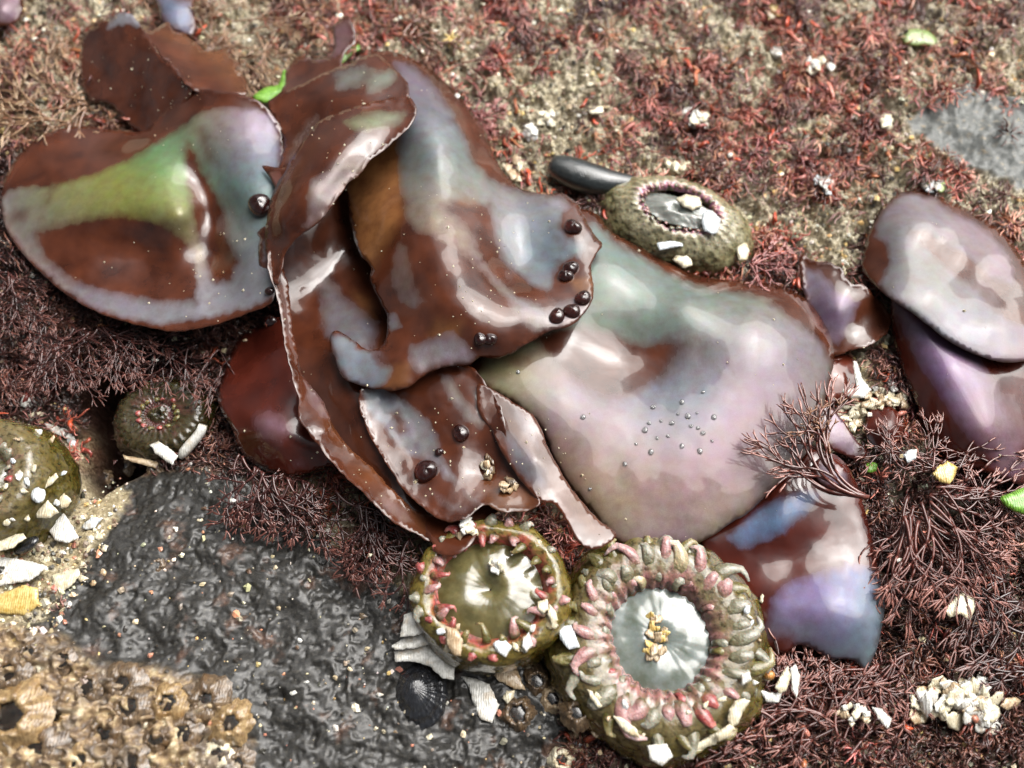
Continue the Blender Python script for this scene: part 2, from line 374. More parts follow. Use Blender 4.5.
crustc = s.ramp(s.noise(330, 5, .6), [(.3, (.02, .015, .011)), (.42, (.11, .070, .042)), (.52, (.26, .18, .10)), (.60, (.40, .30, .17)), (.72, (.62, .55, .38))])
crustc = s.mix(s.mr(g3, .46, .6, 0, .75), crustc, s.ramp(g1, [(.3, (.03, .025, .022)), (.55, (.15, .12, .095)), (.75, (.42, .40, .33))]))
sandc = s.ramp(g1, [(.3, (.07, .05, .026)), (.5, (.26, .21, .12)), (.68, (.48, .42, .29)), (.85, (.75, .72, .62))])
greyc = s.ramp(g2, [(.3, (.080, .086, .082)), (.58, (.125, .132, .124)), (.72, (.27, .22, .15))])
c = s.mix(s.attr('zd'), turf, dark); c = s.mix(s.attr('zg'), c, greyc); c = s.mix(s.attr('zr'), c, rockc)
c = s.mix(s.attr('zs'), c, sandc); c = s.mix(s.attr('zc'), c, crustc)
wet = s.math('MAXIMUM', s.attr('zr'), s.attr('zd'))
bm = s.bump(s.math('ADD', s.math('MULTIPLY', s.noise(2400, 4, .7), s.mr(s.attr('zr'), 0, 1, 0, .9)), s.math('MULTIPLY', s.math('ADD', g1, g2), s.mr(s.attr('zr'), 0, 1, .9, .10))), .5, .0007)
M_ROCK = s.set(Base_Color=c, Specular_IOR_Level=.3, Roughness=s.mr(wet, 0, 1, .55, .42), Normal=bm, Coat_Weight=s.mr(wet, 0, 1, .25, .5), Coat_Roughness=s.mr(g2, .3, .7, .10, .38))
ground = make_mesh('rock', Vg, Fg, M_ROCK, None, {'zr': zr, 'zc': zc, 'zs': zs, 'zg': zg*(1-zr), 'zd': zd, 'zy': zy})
M_HOLE = None
tag(ground, kind='structure')

# ------------------------------------------------------------------ the seaweeds
G = (.50, .49, .50); LAV = (.50, .45, .55); PNK = (.60, .45, .47); MINT = (.40, .55, .48); YEL = (.62, .60, .34); PEA = (.62, .50, .40); BLU = (.45, .50, .58); WHT = (.66, .66, .70)
def T(*a): return [(x, y, *c) for x, y, c in a]

# heart-shaped blade on the left with its frilled upright part
wl = thing('seaweed', 'heart-shaped glossy seaweed at the left with a green and yellow sheen around a brown hollow', 'seaweed', 150, 220, 10)
A_OUT = [(60, 129), (85, 126), (110, 130), (140, 132), (152, 124), (166, 108), (178, 95), (192, 89), (225, 91), (255, 99), (272, 114), (284, 136), (283, 165), (279, 200), (278, 240), (276, 285), (270, 303),
         (250, 312), (212, 325), (175, 331), (140, 325), (105, 315), (75, 300), (50, 281), (22, 253), (6, 228), (1, 200), (6, 176), (20, 154), (40, 137)]
A_H = [(60, 129, 14), (110, 128, 4), (150, 125, 22), (192, 89, 52), (255, 100, 64), (284, 140, 50), (280, 220, 55), (272, 300, 54), (212, 322, 36), (140, 322, 26), (75, 297, 20), (25, 250, 16), (2, 200, 14), (20, 155, 12),
       (60, 170, 30), (110, 160, 34), (150, 150, 44), (200, 130, 58), (240, 140, 62), (245, 190, 60), (60, 205, 36), (110, 205, 46), (165, 195, 54), (182, 215, 52), (100, 245, 26), (150, 250, 22), (150, 280, 20), (190, 270, 24), (70, 245, 26),
       (200, 180, 38), (210, 215, 26), (222, 255, 20), (215, 285, 26), (240, 250, 46), (250, 280, 50), (105, 302, 24), (200, 305, 34)]
A_SHEEN = [([(178, 131), (195, 116), (225, 108), (255, 109), (273, 119), (280, 150), (276, 190), (278, 290), (262, 303), (210, 316), (160, 324), (120, 316), (90, 305), (62, 286), (30, 258), (8, 228), (1, 200), (12, 189), (50, 187), (90, 178), (130, 160)], 4, 1),
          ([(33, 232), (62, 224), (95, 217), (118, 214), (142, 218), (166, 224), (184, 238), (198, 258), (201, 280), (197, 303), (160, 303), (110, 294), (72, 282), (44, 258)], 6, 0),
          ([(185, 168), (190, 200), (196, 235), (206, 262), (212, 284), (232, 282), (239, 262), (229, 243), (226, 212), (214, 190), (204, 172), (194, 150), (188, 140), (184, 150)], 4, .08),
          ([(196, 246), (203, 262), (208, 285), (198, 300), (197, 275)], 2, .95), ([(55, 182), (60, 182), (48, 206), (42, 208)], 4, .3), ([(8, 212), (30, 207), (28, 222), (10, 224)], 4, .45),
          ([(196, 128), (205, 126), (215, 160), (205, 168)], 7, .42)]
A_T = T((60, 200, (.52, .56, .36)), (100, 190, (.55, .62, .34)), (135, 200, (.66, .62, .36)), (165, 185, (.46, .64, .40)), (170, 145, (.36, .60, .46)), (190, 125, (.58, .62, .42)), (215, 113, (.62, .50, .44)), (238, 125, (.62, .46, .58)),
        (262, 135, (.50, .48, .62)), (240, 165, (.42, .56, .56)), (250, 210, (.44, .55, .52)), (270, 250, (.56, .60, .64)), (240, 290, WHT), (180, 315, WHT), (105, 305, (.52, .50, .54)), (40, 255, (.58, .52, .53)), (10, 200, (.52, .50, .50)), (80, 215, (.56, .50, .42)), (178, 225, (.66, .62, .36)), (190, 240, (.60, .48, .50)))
sheet('blade', A_OUT, A_H, wl, A_SHEEN, A_T, seed=3, step=4, rim=(3, 5), th=2.2, lump=(.5, 26))
sheet('blade', [(88, 100), (80, 78), (79, 56), (85, 33), (97, 25), (108, 21), (118, 13), (130, 14), (141, 26), (150, 40), (158, 54), (172, 66), (184, 78), (192, 90), (182, 108), (168, 124), (152, 130), (136, 131), (122, 116), (106, 103)],
      [(88, 100, 6), (80, 60, 10), (108, 20, 44), (130, 16, 50), (158, 54, 60), (192, 90, 58), (150, 130, 16), (120, 112, 12), (120, 60, 34), (140, 80, 34), (165, 100, 40)], wl,
      [([(106, 30), (110, 20), (120, 11), (132, 13), (141, 24), (139, 30), (128, 24), (116, 24)], 1.5, 1)], T((120, 20, WHT), (130, 90, G)), seed=5, rough=2.2, step=4, lump=(1.6, 40), relax=6)
sheet('blade', [(141, 26), (152, 31), (160, 26), (167, 23), (176, 31), (184, 33), (195, 42), (204, 50), (216, 50), (225, 49), (231, 57), (240, 61), (235, 69), (245, 78), (246, 95), (225, 94), (200, 92), (186, 84), (172, 66), (158, 52), (149, 40)],
      [(141, 26, 50), (167, 23, 36), (204, 48, 26), (240, 62, 22), (246, 95, 44), (200, 90, 56), (172, 66, 58), (155, 48, 55), (190, 60, 40)], wl, [], None, [([(150, 25), (245, 50), (245, 95), (200, 60)], 14, .35)], seed=6, rough=2.0, step=4, lump=(1.2, 40), relax=6)

# the big central plant: several blades from one holdfast
wc = thing('seaweed', 'large folded red-brown seaweed in the centre with a broad silvery pink lobe to the right', 'seaweed', 450, 330, 0)
B_OUT = [(560, 212), (593, 212), (612, 232), (638, 246), (667, 262), (703, 277), (744, 281), (773, 284), (797, 293), (818, 312), (829, 332), (834, 352), (833, 368), (827, 389), (822, 418), (815, 439), (807, 452), (794, 468), (768, 494), (747, 514), (732, 522),
         (714, 535), (691, 545), (667, 545), (640, 548), (618, 541), (605, 528), (591, 510), (571, 487), (553, 458), (540, 428), (515, 404), (480, 386), (468, 372), (480, 350), (520, 320), (550, 290), (560, 250)]
B_H = [(560, 215, 30), (600, 222, 26), (640, 252, 22), (700, 281, 20), (770, 288, 18), (815, 312, 16), (834, 355, 14), (822, 418, 24), (794, 468, 30), (732, 522, 32), (680, 545, 30), (605, 528, 34), (553, 458, 40), (480, 386, 44), (480, 350, 40),
       (620, 265, 40), (690, 300, 44), (760, 310, 42), (800, 340, 36), (560, 310, 42), (590, 340, 34), (620, 362, 28), (650, 360, 30), (700, 350, 44), (520, 370, 48), (560, 400, 48), (610, 410, 44), (680, 410, 44), (760, 400, 44), (620, 470, 44), (700, 480, 42), (580, 470, 44)]
B_SHEEN = [([(592, 222), (612, 240), (640, 257), (668, 275), (705, 290), (745, 294), (768, 300), (785, 315), (806, 330), (822, 345), (834, 370), (827, 395), (815, 445), (794, 470), (732, 524), (690, 550), (640, 550), (612, 535), (590, 505), (568, 480), (552, 450), (543, 425), (515, 400), (478, 380), (488, 352), (520, 335), (560, 300)], 5, 1),
          ([(532, 338), (548, 330), (568, 326), (590, 328), (612, 332), (632, 342), (646, 345), (668, 338), (694, 342), (684, 362), (660, 380), (628, 397), (602, 398), (582, 386), (564, 372), (546, 355)], 7, .02),
          ([(500, 350), (530, 350), (560, 368), (580, 385), (560, 388), (530, 372), (505, 366)], 8, .42),
          ([(690, 330), (715, 340), (720, 365), (690, 370), (675, 385), (670, 360)], 14, .62), ([(728, 362), (731, 362), (737, 378), (733, 378)], 2, .5)]
B_T = T((610, 250, (.40, .46, .44)), (640, 285, (.42, .48, .46)), (570, 305, (.44, .49, .44)), (610, 310, (.43, .47, .42)), (680, 300, (.43, .48, .45)), (740, 305, (.45, .52, .47)), (780, 320, (.55, .52, .44)), (805, 350, (.46, .44, .52)), (770, 350, (.44, .43, .52)), (825, 380, (.50, .50, .42)), (740, 345, (.50, .45, .46)),
        (700, 375, (.44, .46, .50)), (505, 370, (.56, .54, .40)), (530, 395, (.56, .52, .42)), (560, 405, (.47, .43, .50)), (585, 405, (.44, .44, .50)), (560, 440, (.60, .48, .40)), (590, 450, (.62, .46, .43)), (600, 430, (.50, .44, .48)), (640, 425, (.44, .45, .49)), (690, 415, (.42, .46, .51)), (660, 450, (.48, .45, .48)), (620, 480, (.58, .53, .42)), (650, 480, (.62, .45, .44)),
        (700, 475, (.60, .44, .47)), (740, 450, (.56, .45, .50)), (760, 410, (.60, .44, .50)), (790, 390, (.58, .46, .50)), (740, 400, (.50, .45, .48)), (790, 430, (.44, .48, .46)), (780, 455, (.54, .47, .45)), (720, 510, (.54, .50, .43)), (660, 520, (.54, .47, .48)), (600, 505, (.58, .50, .42)))
sheet('blade', B_OUT, B_H, wc, B_SHEEN, B_T, seed=11, step=4.5, rim=(-4, 5), th=2.4, rough=.5, lump=(.35, 30))
# translucent tongue lying between the big lobe and the anemones
sheet('blade', [(478, 384), (495, 391), (512, 401), (536, 419), (548, 447), (560, 470), (574, 492), (597, 518), (616, 534), (604, 546), (590, 549), (577, 540), (564, 516), (552, 503), (539, 500), (518, 477), (503, 454), (491, 430), (478, 410)],
      [(478, 384, 66), (512, 401, 64), (548, 447, 58), (574, 492, 54), (616, 534, 58), (590, 549, 64), (564, 516, 62), (518, 477, 62), (491, 430, 62), (478, 410, 64), (535, 460, 66)], wc,
      [([(500, 428), (512, 432), (528, 450), (545, 470), (550, 492), (535, 488), (515, 468)], 5, .62), ([(505, 400), (530, 418), (545, 450), (536, 450), (515, 425)], 5, .45), ([(560, 480), (580, 500), (600, 530), (590, 535), (570, 510)], 5, .38)],
      T((520, 460, (.44, .46, .50)), (590, 520, (.45, .38, .33))), [([(500, 395), (560, 460), (615, 535), (590, 545), (540, 470), (490, 410)], 10, .1)], seed=12, step=3.5, rough=.8)
# long hanging wall blade (inner) and its outer strip
E2 = [(276, 262), (284, 248), (299, 226), (318, 196), (340, 150), (362, 150), (380, 200), (400, 300), (430, 360), (470, 380), (500, 400), (515, 450), (520, 480), (505, 505), (484, 522), (470, 545), (452, 556), (436, 552), (430, 539), (416, 533), (389, 518), (363, 492), (337, 468), (316, 442), (300, 419), (296, 390), (286, 350), (280, 310)]
sheet('blade', E2, [(276, 262, 40), (299, 226, 50), (330, 180, 30), (360, 200, 6), (380, 280, 8), (330, 260, 14), (318, 320, 20), (345, 350, 42), (308, 400, 24), (330, 400, 40), (345, 450, 32), (375, 440, 48), (400, 500, 38), (440, 550, 56), (480, 535, 60), (480, 520, 44), (500, 470, 32), (480, 420, 30), (430, 400, 32), (400, 340, 24), (290, 360, 22), (350, 290, 12)], wc,
      [([(318, 272), (330, 278), (345, 298), (362, 312), (378, 322), (374, 345), (360, 352), (340, 345), (325, 335), (322, 310)], 7, .72)],
      T((340, 320, (.40, .42, .46)), (330, 290, (.42, .38, .38))), [([(352, 290), (372, 300), (376, 320), (362, 318)], 6, .5)], seed=21, step=5, rough=.6, lump=(.8, 30))
E1 = [(270, 250), (280, 262), (288, 285), (292, 320), (297, 350), (305, 378), (322, 400), (336, 430), (350, 448), (372, 468), (395, 492), (415, 510), (432, 516), (440, 528), (437, 541), (430, 541), (416, 534), (402, 527), (389, 518), (375, 505), (363, 492), (350, 481), (337, 468), (326, 455), (316, 442), (307, 430), (299, 419), (299, 398), (294, 384), (290, 366), (284, 340), (281, 315), (275, 290), (268, 268)]
sheet('blade', E1, [(270, 250, 66), (292, 320, 52), (284, 340, 62), (305, 378, 46), (292, 370, 62), (336, 430, 44), (316, 442, 60), (372, 468, 46), (350, 481, 60), (415, 510, 44), (402, 527, 54), (440, 528, 40), (437, 541, 44), (322, 400, 47), (299, 410, 62), (325, 432, 62), (385, 498, 60)], wc,
      [([(305, 380), (316, 388), (326, 405), (330, 420), (322, 416), (308, 402)], 3, .62), ([(377, 492), (385, 496), (405, 507), (414, 524), (404, 524), (388, 512)], 3, .5), ([(281, 300), (285, 300), (292, 345), (288, 345)], 3, .35)],
      T((315, 400, (.46, .38, .38)), (400, 510, (.56, .46, .44))), [([(320, 420), (345, 420), (400, 490), (438, 535), (420, 530), (360, 480)], 12, .2)], seed=22, step=3.5, rough=1.3, rim=(2.5, 4), lump=(.6, 16))
# ruffled inner blade with silvery reflections painted on
F_OUT = [(362, 388), (380, 386), (410, 378), (440, 366), (470, 366), (485, 384), (500, 405), (508, 440), (520, 470), (540, 500), (528, 510), (505, 512), (483, 505), (470, 516), (458, 521), (445, 521), (430, 513), (415, 500), (404, 490), (392, 472), (380, 453), (370, 436), (363, 419), (359, 402)]
sheet('blade', F_OUT, [(362, 388, 56), (359, 402, 54), (370, 436, 52), (392, 472, 52), (430, 512, 58), (458, 521, 64), (483, 505, 62), (528, 510, 60), (540, 500, 60), (508, 440, 60), (485, 384, 62), (440, 366, 60), (400, 410, 50), (420, 440, 50), (450, 420, 60), (460, 470, 56), (490, 470, 50)], wc,
      [([(364, 392), (382, 390), (405, 402), (425, 418), (437, 436), (440, 455), (452, 474), (458, 482), (448, 480), (432, 462), (405, 452), (380, 432), (368, 410)], 4, .9), ([(388, 412), (400, 410), (408, 430), (400, 436)], 3, .15),
       ([(376, 420), (384, 425), (396, 445), (404, 462), (396, 462), (382, 444)], 3, .1), ([(440, 374), (452, 378), (458, 390), (470, 405), (485, 420), (482, 430), (466, 420), (450, 400)], 4, .7), ([(428, 488), (440, 494), (462, 505), (480, 500), (484, 506), (462, 516), (440, 508)], 3, .3), ([(454, 484), (470, 490), (480, 502), (465, 502)], 4, .4)],
      T((400, 420, (.46, .44, .44)), (430, 430, (.50, .48, .50)), (460, 400, (.50, .46, .44)), (390, 400, (.50, .56, .62))), [([(480, 480), (530, 490), (535, 510), (490, 510)], 10, .35)], seed=24, step=3.2, rough=1.6, rim=(3, 4), lump=(1.3, 34))
# tall middle fold
C_OUT = [(345, 80), (358, 60), (372, 53), (388, 51), (405, 56), (427, 67), (451, 88), (471, 111), (486, 132), (495, 158), (510, 180), (524, 190), (545, 194), (562, 193), (574, 201), (582, 212), (594, 234), (602, 244), (597, 254), (591, 266), (593, 281), (593, 298), (583, 315), (568, 327), (553, 330), (536, 339), (521, 348), (508, 355), (495, 359),
         (480, 357), (471, 364), (458, 366), (445, 367), (427, 374), (410, 386), (395, 391), (381, 389), (368, 388), (356, 384), (346, 380), (339, 372), (335, 358), (329, 342), (334, 331), (345, 334), (354, 341), (364, 348), (374, 350), (384, 343), (387, 328), (386, 314), (378, 297), (370, 280), (371, 268), (360, 254), (353, 233), (348, 205), (343, 170), (340, 120)]
C_H = [(345, 80, 50), (372, 53, 40), (405, 58, 40), (451, 90, 34), (486, 134, 30), (510, 182, 34), (545, 194, 44), (580, 210, 50), (600, 244, 52), (592, 280, 62), (590, 300, 66), (568, 326, 70), (536, 338, 70), (495, 359, 70), (471, 364, 74), (427, 372, 76), (395, 391, 72), (356, 384, 64), (332, 342, 60), (350, 338, 58), (380, 346, 62), (386, 314, 60), (371, 268, 56), (353, 233, 40), (345, 170, 36), (343, 120, 44),
       (400, 100, 66), (430, 110, 70), (440, 160, 80), (400, 170, 62), (370, 160, 46), (380, 220, 64), (420, 210, 86), (470, 190, 66), (480, 220, 70), (440, 250, 94), (410, 270, 84), (450, 300, 98), (490, 300, 92), (500, 340, 82), (430, 340, 82), (400, 360, 74), (495, 230, 60), (520, 240, 48), (550, 240, 50), (545, 275, 52), (515, 270, 52), (500, 280, 74), (530, 305, 76), (560, 305, 66), (575, 235, 56), (490, 190, 54), (475, 155, 52), (460, 120, 56)]
C_SHEEN = [([(395, 62), (412, 66), (432, 84), (450, 110), (464, 138), (474, 165), (490, 180), (520, 192), (560, 197), (576, 212), (590, 236), (580, 258), (560, 276), (548, 290), (520, 288), (500, 276), (488, 262), (480, 240), (474, 226), (480, 250), (495, 275), (520, 296), (545, 306), (575, 300), (585, 310), (560, 326), (535, 330), (522, 322), (505, 295), (480, 268), (458, 248), (440, 238), (420, 232), (408, 222), (402, 190), (398, 150), (400, 110)], 5, .92),
          ([(372, 92), (392, 84), (396, 120), (390, 135)], 8, .3),
          ([(478, 205), (490, 205), (495, 240), (505, 262), (530, 284), (550, 294), (560, 290), (560, 300), (545, 305), (520, 297), (496, 278), (482, 255), (474, 230)], 4, .06),
          ([(440, 206), (460, 198), (480, 206), (492, 225), (494, 255), (486, 258), (470, 230)], 6, .05),
          ([(562, 212), (575, 208), (587, 228), (584, 240), (568, 240), (559, 228)], 3, 0), ([(558, 262), (576, 255), (582, 268), (572, 284), (556, 290), (550, 284)], 3, .08), ([(540, 298), (548, 296), (556, 302), (552, 310), (540, 308)], 2.5, .1),
          ([(398, 243), (407, 247), (409, 262), (414, 285), (424, 302), (414, 308), (400, 302), (392, 285), (393, 262)], 4, .62),
          ([(330, 334), (346, 336), (360, 350), (380, 352), (392, 368), (386, 384), (372, 388), (352, 382), (340, 370), (334, 352)], 3, .92), ([(372, 352), (392, 354), (390, 368), (376, 364)], 4, .2),
          ([(410, 348), (430, 340), (452, 332), (464, 342), (474, 354), (470, 362), (445, 364), (420, 372), (412, 366)], 5, .85), ([(476, 352), (490, 350), (496, 362), (484, 362)], 4, .2), ([(386, 313), (396, 314), (402, 326), (392, 332), (387, 326)], 2, .8)]
C_T = T((420, 80, (.42, .38, .42)), (430, 120, (.44, .44, .50)), (450, 150, (.44, .50, .50)), (420, 160, (.42, .46, .44)), (470, 180, (.46, .50, .46)), (410, 210, (.50, .44, .40)), (440, 225, (.54, .46, .40)), (470, 250, (.60, .48, .44)), (500, 280, (.60, .50, .46)), (530, 315, (.56, .50, .48)), (575, 305, (.56, .52, .54)),
        (510, 210, (.54, .48, .50)), (520, 240, (.38, .47, .52)), (550, 240, (.42, .50, .55)), (535, 265, (.36, .46, .52)), (575, 215, (.60, .54, .54)), (400, 265, (.50, .42, .40)), (350, 355, (.42, .45, .48)), (370, 375, (.43, .46, .51)), (440, 350, (.50, .50, .56)), (425, 360, (.50, .42, .40)))
C_THIN = [([(347, 150), (360, 140), (392, 130), (402, 160), (402, 215), (385, 245), (372, 266), (360, 254), (351, 225), (346, 190)], 9, .95), ([(384, 368), (412, 360), (408, 386), (384, 390)], 5, .4), ([(436, 320), (462, 322), (455, 345), (430, 335)], 8, .45), ([(455, 192), (480, 192), (478, 206), (458, 206)], 5, .5), ([(570, 280), (594, 275), (592, 295), (575, 290)], 4, .6)]
sheet('blade', C_OUT, C_H, wc, C_SHEEN, C_T, C_THIN, seed=31, step=3.6, rough=.9, rim=(-2, 5), th=2.2, lump=(.5, 22))
# rolled flaps on the left of the fold
D1 = [(268, 103), (283, 92), (299, 85), (318, 76), (334, 69), (351, 63), (372, 54), (386, 60), (395, 70), (404, 78), (409, 86), (408, 97), (395, 106), (370, 118), (345, 128), (325, 140), (310, 160), (296, 184), (284, 200), (274, 196), (276, 176), (281, 158), (284, 140), (276, 120)]
sheet('blade', D1, [(268, 103, 50), (299, 85, 58), (334, 69, 66), (372, 54, 64), (409, 88, 78), (395, 105, 84), (345, 128, 80), (300, 170, 72), (280, 195, 60), (284, 140, 54), (330, 95, 78), (370, 80, 80), (300, 115, 62)], wc,
      [([(335, 75), (350, 68), (365, 66), (368, 78), (352, 88), (338, 90)], 6, .75), ([(372, 72), (392, 70), (396, 80), (380, 90), (368, 92)], 5, .85), ([(284, 170), (292, 140), (315, 110), (322, 118), (300, 150), (292, 180)], 6, .35)], T((345, 80, (.46, .48, .48)), (385, 80, (.54, .58, .50))), [([(290, 150), (300, 130), (302, 160)], 6, .2)], seed=33, step=3.5, rough=1.3, rim=(2, 4))
D2 = [(409, 97), (416, 107), (415, 117), (408, 128), (396, 139), (381, 152), (372, 158), (366, 166), (358, 176), (348, 183), (336, 200), (325, 215), (312, 227), (299, 236), (290, 246), (284, 256), (281, 270), (277, 285), (271, 276), (267, 258), (265, 240), (266, 225), (272, 195), (284, 172), (297, 150), (312, 128), (325, 118), (345, 110), (372, 102), (394, 97)]
sheet('blade', D2, [(412, 100, 92), (410, 125, 96), (381, 152, 96), (348, 183, 96), (325, 215, 92), (299, 236, 84), (279, 275, 68), (266, 240, 66), (272, 195, 74), (297, 150, 84), (325, 118, 88), (372, 102, 90), (360, 125, 104), (330, 150, 108), (300, 190, 104), (285, 225, 90), (340, 170, 106)], wc,
      [([(345, 122), (362, 115), (382, 112), (405, 114), (398, 122), (380, 128), (358, 131)], 5, .9), ([(312, 180), (330, 172), (345, 164), (364, 165), (356, 177), (345, 184), (335, 198), (322, 213), (310, 218), (308, 200)], 4, .85), ([(282, 178), (296, 158), (304, 152), (290, 180), (278, 215), (272, 225)], 4, .4), ([(300, 226), (318, 212), (328, 212), (308, 230)], 3, .6)],
      T((370, 122, (.62, .62, .42)), (390, 118, (.50, .56, .52)), (335, 185, (.56, .50, .50)), (285, 190, (.42, .38, .38))), seed=34, step=3.2, rough=1.0, rim=(3, 4), th=2.4, lump=(.7, 34))
sheet('blade', [(281, 168), (290, 164), (296, 158), (290, 178), (283, 194), (278, 196), (276, 188), (270, 178), (262, 166)], [(281, 168, 72), (296, 160, 74), (278, 195, 68), (264, 168, 66)], wc, [([(268, 172), (280, 170), (282, 190), (277, 192)], 2, .7)], T((275, 180, (.6, .42, .40))), seed=35, step=3)
sheet('blade', [(272, 232), (277, 250), (277, 268), (274, 278), (266, 277), (260, 268), (258, 250), (260, 238), (256, 234), (264, 227)], [(270, 235, 62), (275, 275, 58), (260, 250, 58), (266, 255, 64)], wc, [([(262, 240), (267, 238), (268, 262), (263, 262)], 2, .5)], T((265, 250, WHT)), seed=36, step=3)
# small upright blades behind
sheet('blade', [(280, 100), (284, 84), (287, 70), (297, 57), (308, 58), (320, 60), (331, 54), (334, 40), (333, 26), (341, 19), (348, 16), (354, 28), (356, 40), (350, 48), (343, 56), (340, 70), (325, 82), (300, 92)],
      [(280, 100, 40), (290, 68, 24), (331, 54, 40), (348, 17, 44), (355, 38, 44), (340, 70, 50), (310, 75, 34)], wc, [([(332, 26), (348, 18), (354, 38), (340, 54), (320, 62), (300, 60), (330, 50)], 3, .6)], T((340, 40, (.56, .44, .46))), seed=37, step=3.5, rough=1.6)
# dark bulging blade below the left lobe
sheet('blade', [(238, 340), (226, 368), (218, 394), (222, 412), (232, 428), (240, 450), (254, 464), (274, 473), (300, 475), (328, 466), (345, 470), (330, 440), (312, 420), (300, 390), (292, 350), (284, 318), (262, 325)],
      [(238, 340, 0), (222, 400, 4), (240, 450, 10), (274, 473, 12), (325, 466, 20), (300, 400, 34), (284, 320, 20), (262, 350, 16), (265, 425, 40), (285, 440, 40), (250, 395, 20)], wc,
      [([(256, 420), (268, 412), (282, 418), (290, 432), (280, 438), (262, 436)], 9, .75), ([(290, 458), (304, 458), (308, 468), (294, 468)], 5, .35)], T((270, 425, (.62, .48, .52))), mat=M_WEED2, seed=38, step=5, th=3, rough=.6)

# lower right purple blade
wp = thing('seaweed', 'smooth dark wine seaweed with a violet sheen lying right of the large anemone', 'seaweed', 800, 560, -5)
sheet('blade', [(700, 540), (724, 522), (760, 498), (795, 466), (812, 450), (835, 455), (850, 470), (862, 500), (872, 540), (880, 578), (884, 598), (884, 615), (878, 645), (872, 660), (865, 670), (855, 661), (842, 659), (832, 659), (820, 653), (809, 647), (798, 645), (791, 650), (784, 655), (772, 652), (756, 646), (744, 620), (722, 585)],
      [(700, 540, 12), (760, 498, 20), (812, 450, 24), (850, 470, 18), (872, 540, 16), (884, 600, 18), (865, 670, 10), (832, 659, 12), (800, 646, 12), (756, 646, 2), (722, 585, 2), (780, 520, 26), (790, 560, 14), (830, 540, 18), (830, 610, 30), (780, 610, 20), (800, 500, 28), (860, 620, 28)], wp,
      [([(728, 538), (745, 522), (768, 505), (803, 492), (817, 494), (806, 512), (776, 536), (742, 548)], 6, .88), ([(768, 635), (772, 602), (786, 586), (820, 574), (848, 566), (872, 570), (886, 590), (888, 615), (880, 650), (866, 675), (850, 662), (832, 662), (810, 650), (796, 640), (786, 634)], 7, .95), ([(783, 636), (792, 634), (794, 650), (778, 655)], 4, .2)],
      T((770, 520, (.50, .60, .78)), (810, 590, (.48, .44, .60)), (790, 615, (.54, .46, .68)), (840, 610, (.50, .44, .68)), (820, 640, (.54, .46, .70)), (860, 640, (.44, .58, .76)), (880, 610, (.52, .62, .52)), (860, 665, (.56, .64, .56)), (800, 646, (.60, .66, .55)), (870, 585, (.46, .52, .66))), mat=M_WEED2, seed=41, step=4.5, rim=(-3, 5), rough=.4, lump=(.5, 30), th=2.2)

# right hand pair
wr = thing('seaweed', 'pair of oval seaweed blades at the right edge, grey lavender sheen with a dark streak', 'seaweed', 940, 320, 0)
sheet('blade', [(880, 285), (891, 296), (890, 320), (895, 345), (900, 362), (911, 390), (929, 430), (947, 457), (973, 469), (1003, 478), (1030, 486), (1070, 470), (1085, 400), (1070, 320), (1040, 290), (980, 280), (920, 270)],
      [(880, 285, 10), (890, 320, 8), (900, 362, 4), (929, 430, 4), (973, 469, 6), (1030, 486, 4), (1085, 400, 6), (1070, 320, 20), (980, 280, 20), (915, 320, 30), (945, 370, 34), (985, 430, 32), (1010, 400, 26), (1040, 430, 14), (960, 320, 24)], wr,
      [([(892, 300), (910, 313), (929, 328), (949, 343), (975, 356), (990, 375), (1005, 400), (1022, 440), (1026, 470), (1015, 480), (1000, 474), (984, 455), (960, 425), (940, 392), (922, 365), (905, 330)], 6, .85), ([(958, 440), (990, 450), (990, 470), (960, 470)], 8, .1), ([(1006, 395), (1016, 395), (1030, 440), (1022, 445)], 3, .5)],
      T((905, 315, (.48, .46, .52)), (930, 350, (.54, .44, .58)), (940, 385, (.52, .42, .64)), (965, 400, (.54, .44, .56)), (985, 430, (.62, .42, .52)), (1000, 460, (.60, .46, .52)), (975, 370, (.46, .44, .48)), (1000, 410, (.50, .50, .42))), [([(990, 345), (1024, 350), (1040, 390), (1010, 370)], 10, .4)], mat=M_WEED2, seed=51, step=4.5, rough=.4, th=2.2)
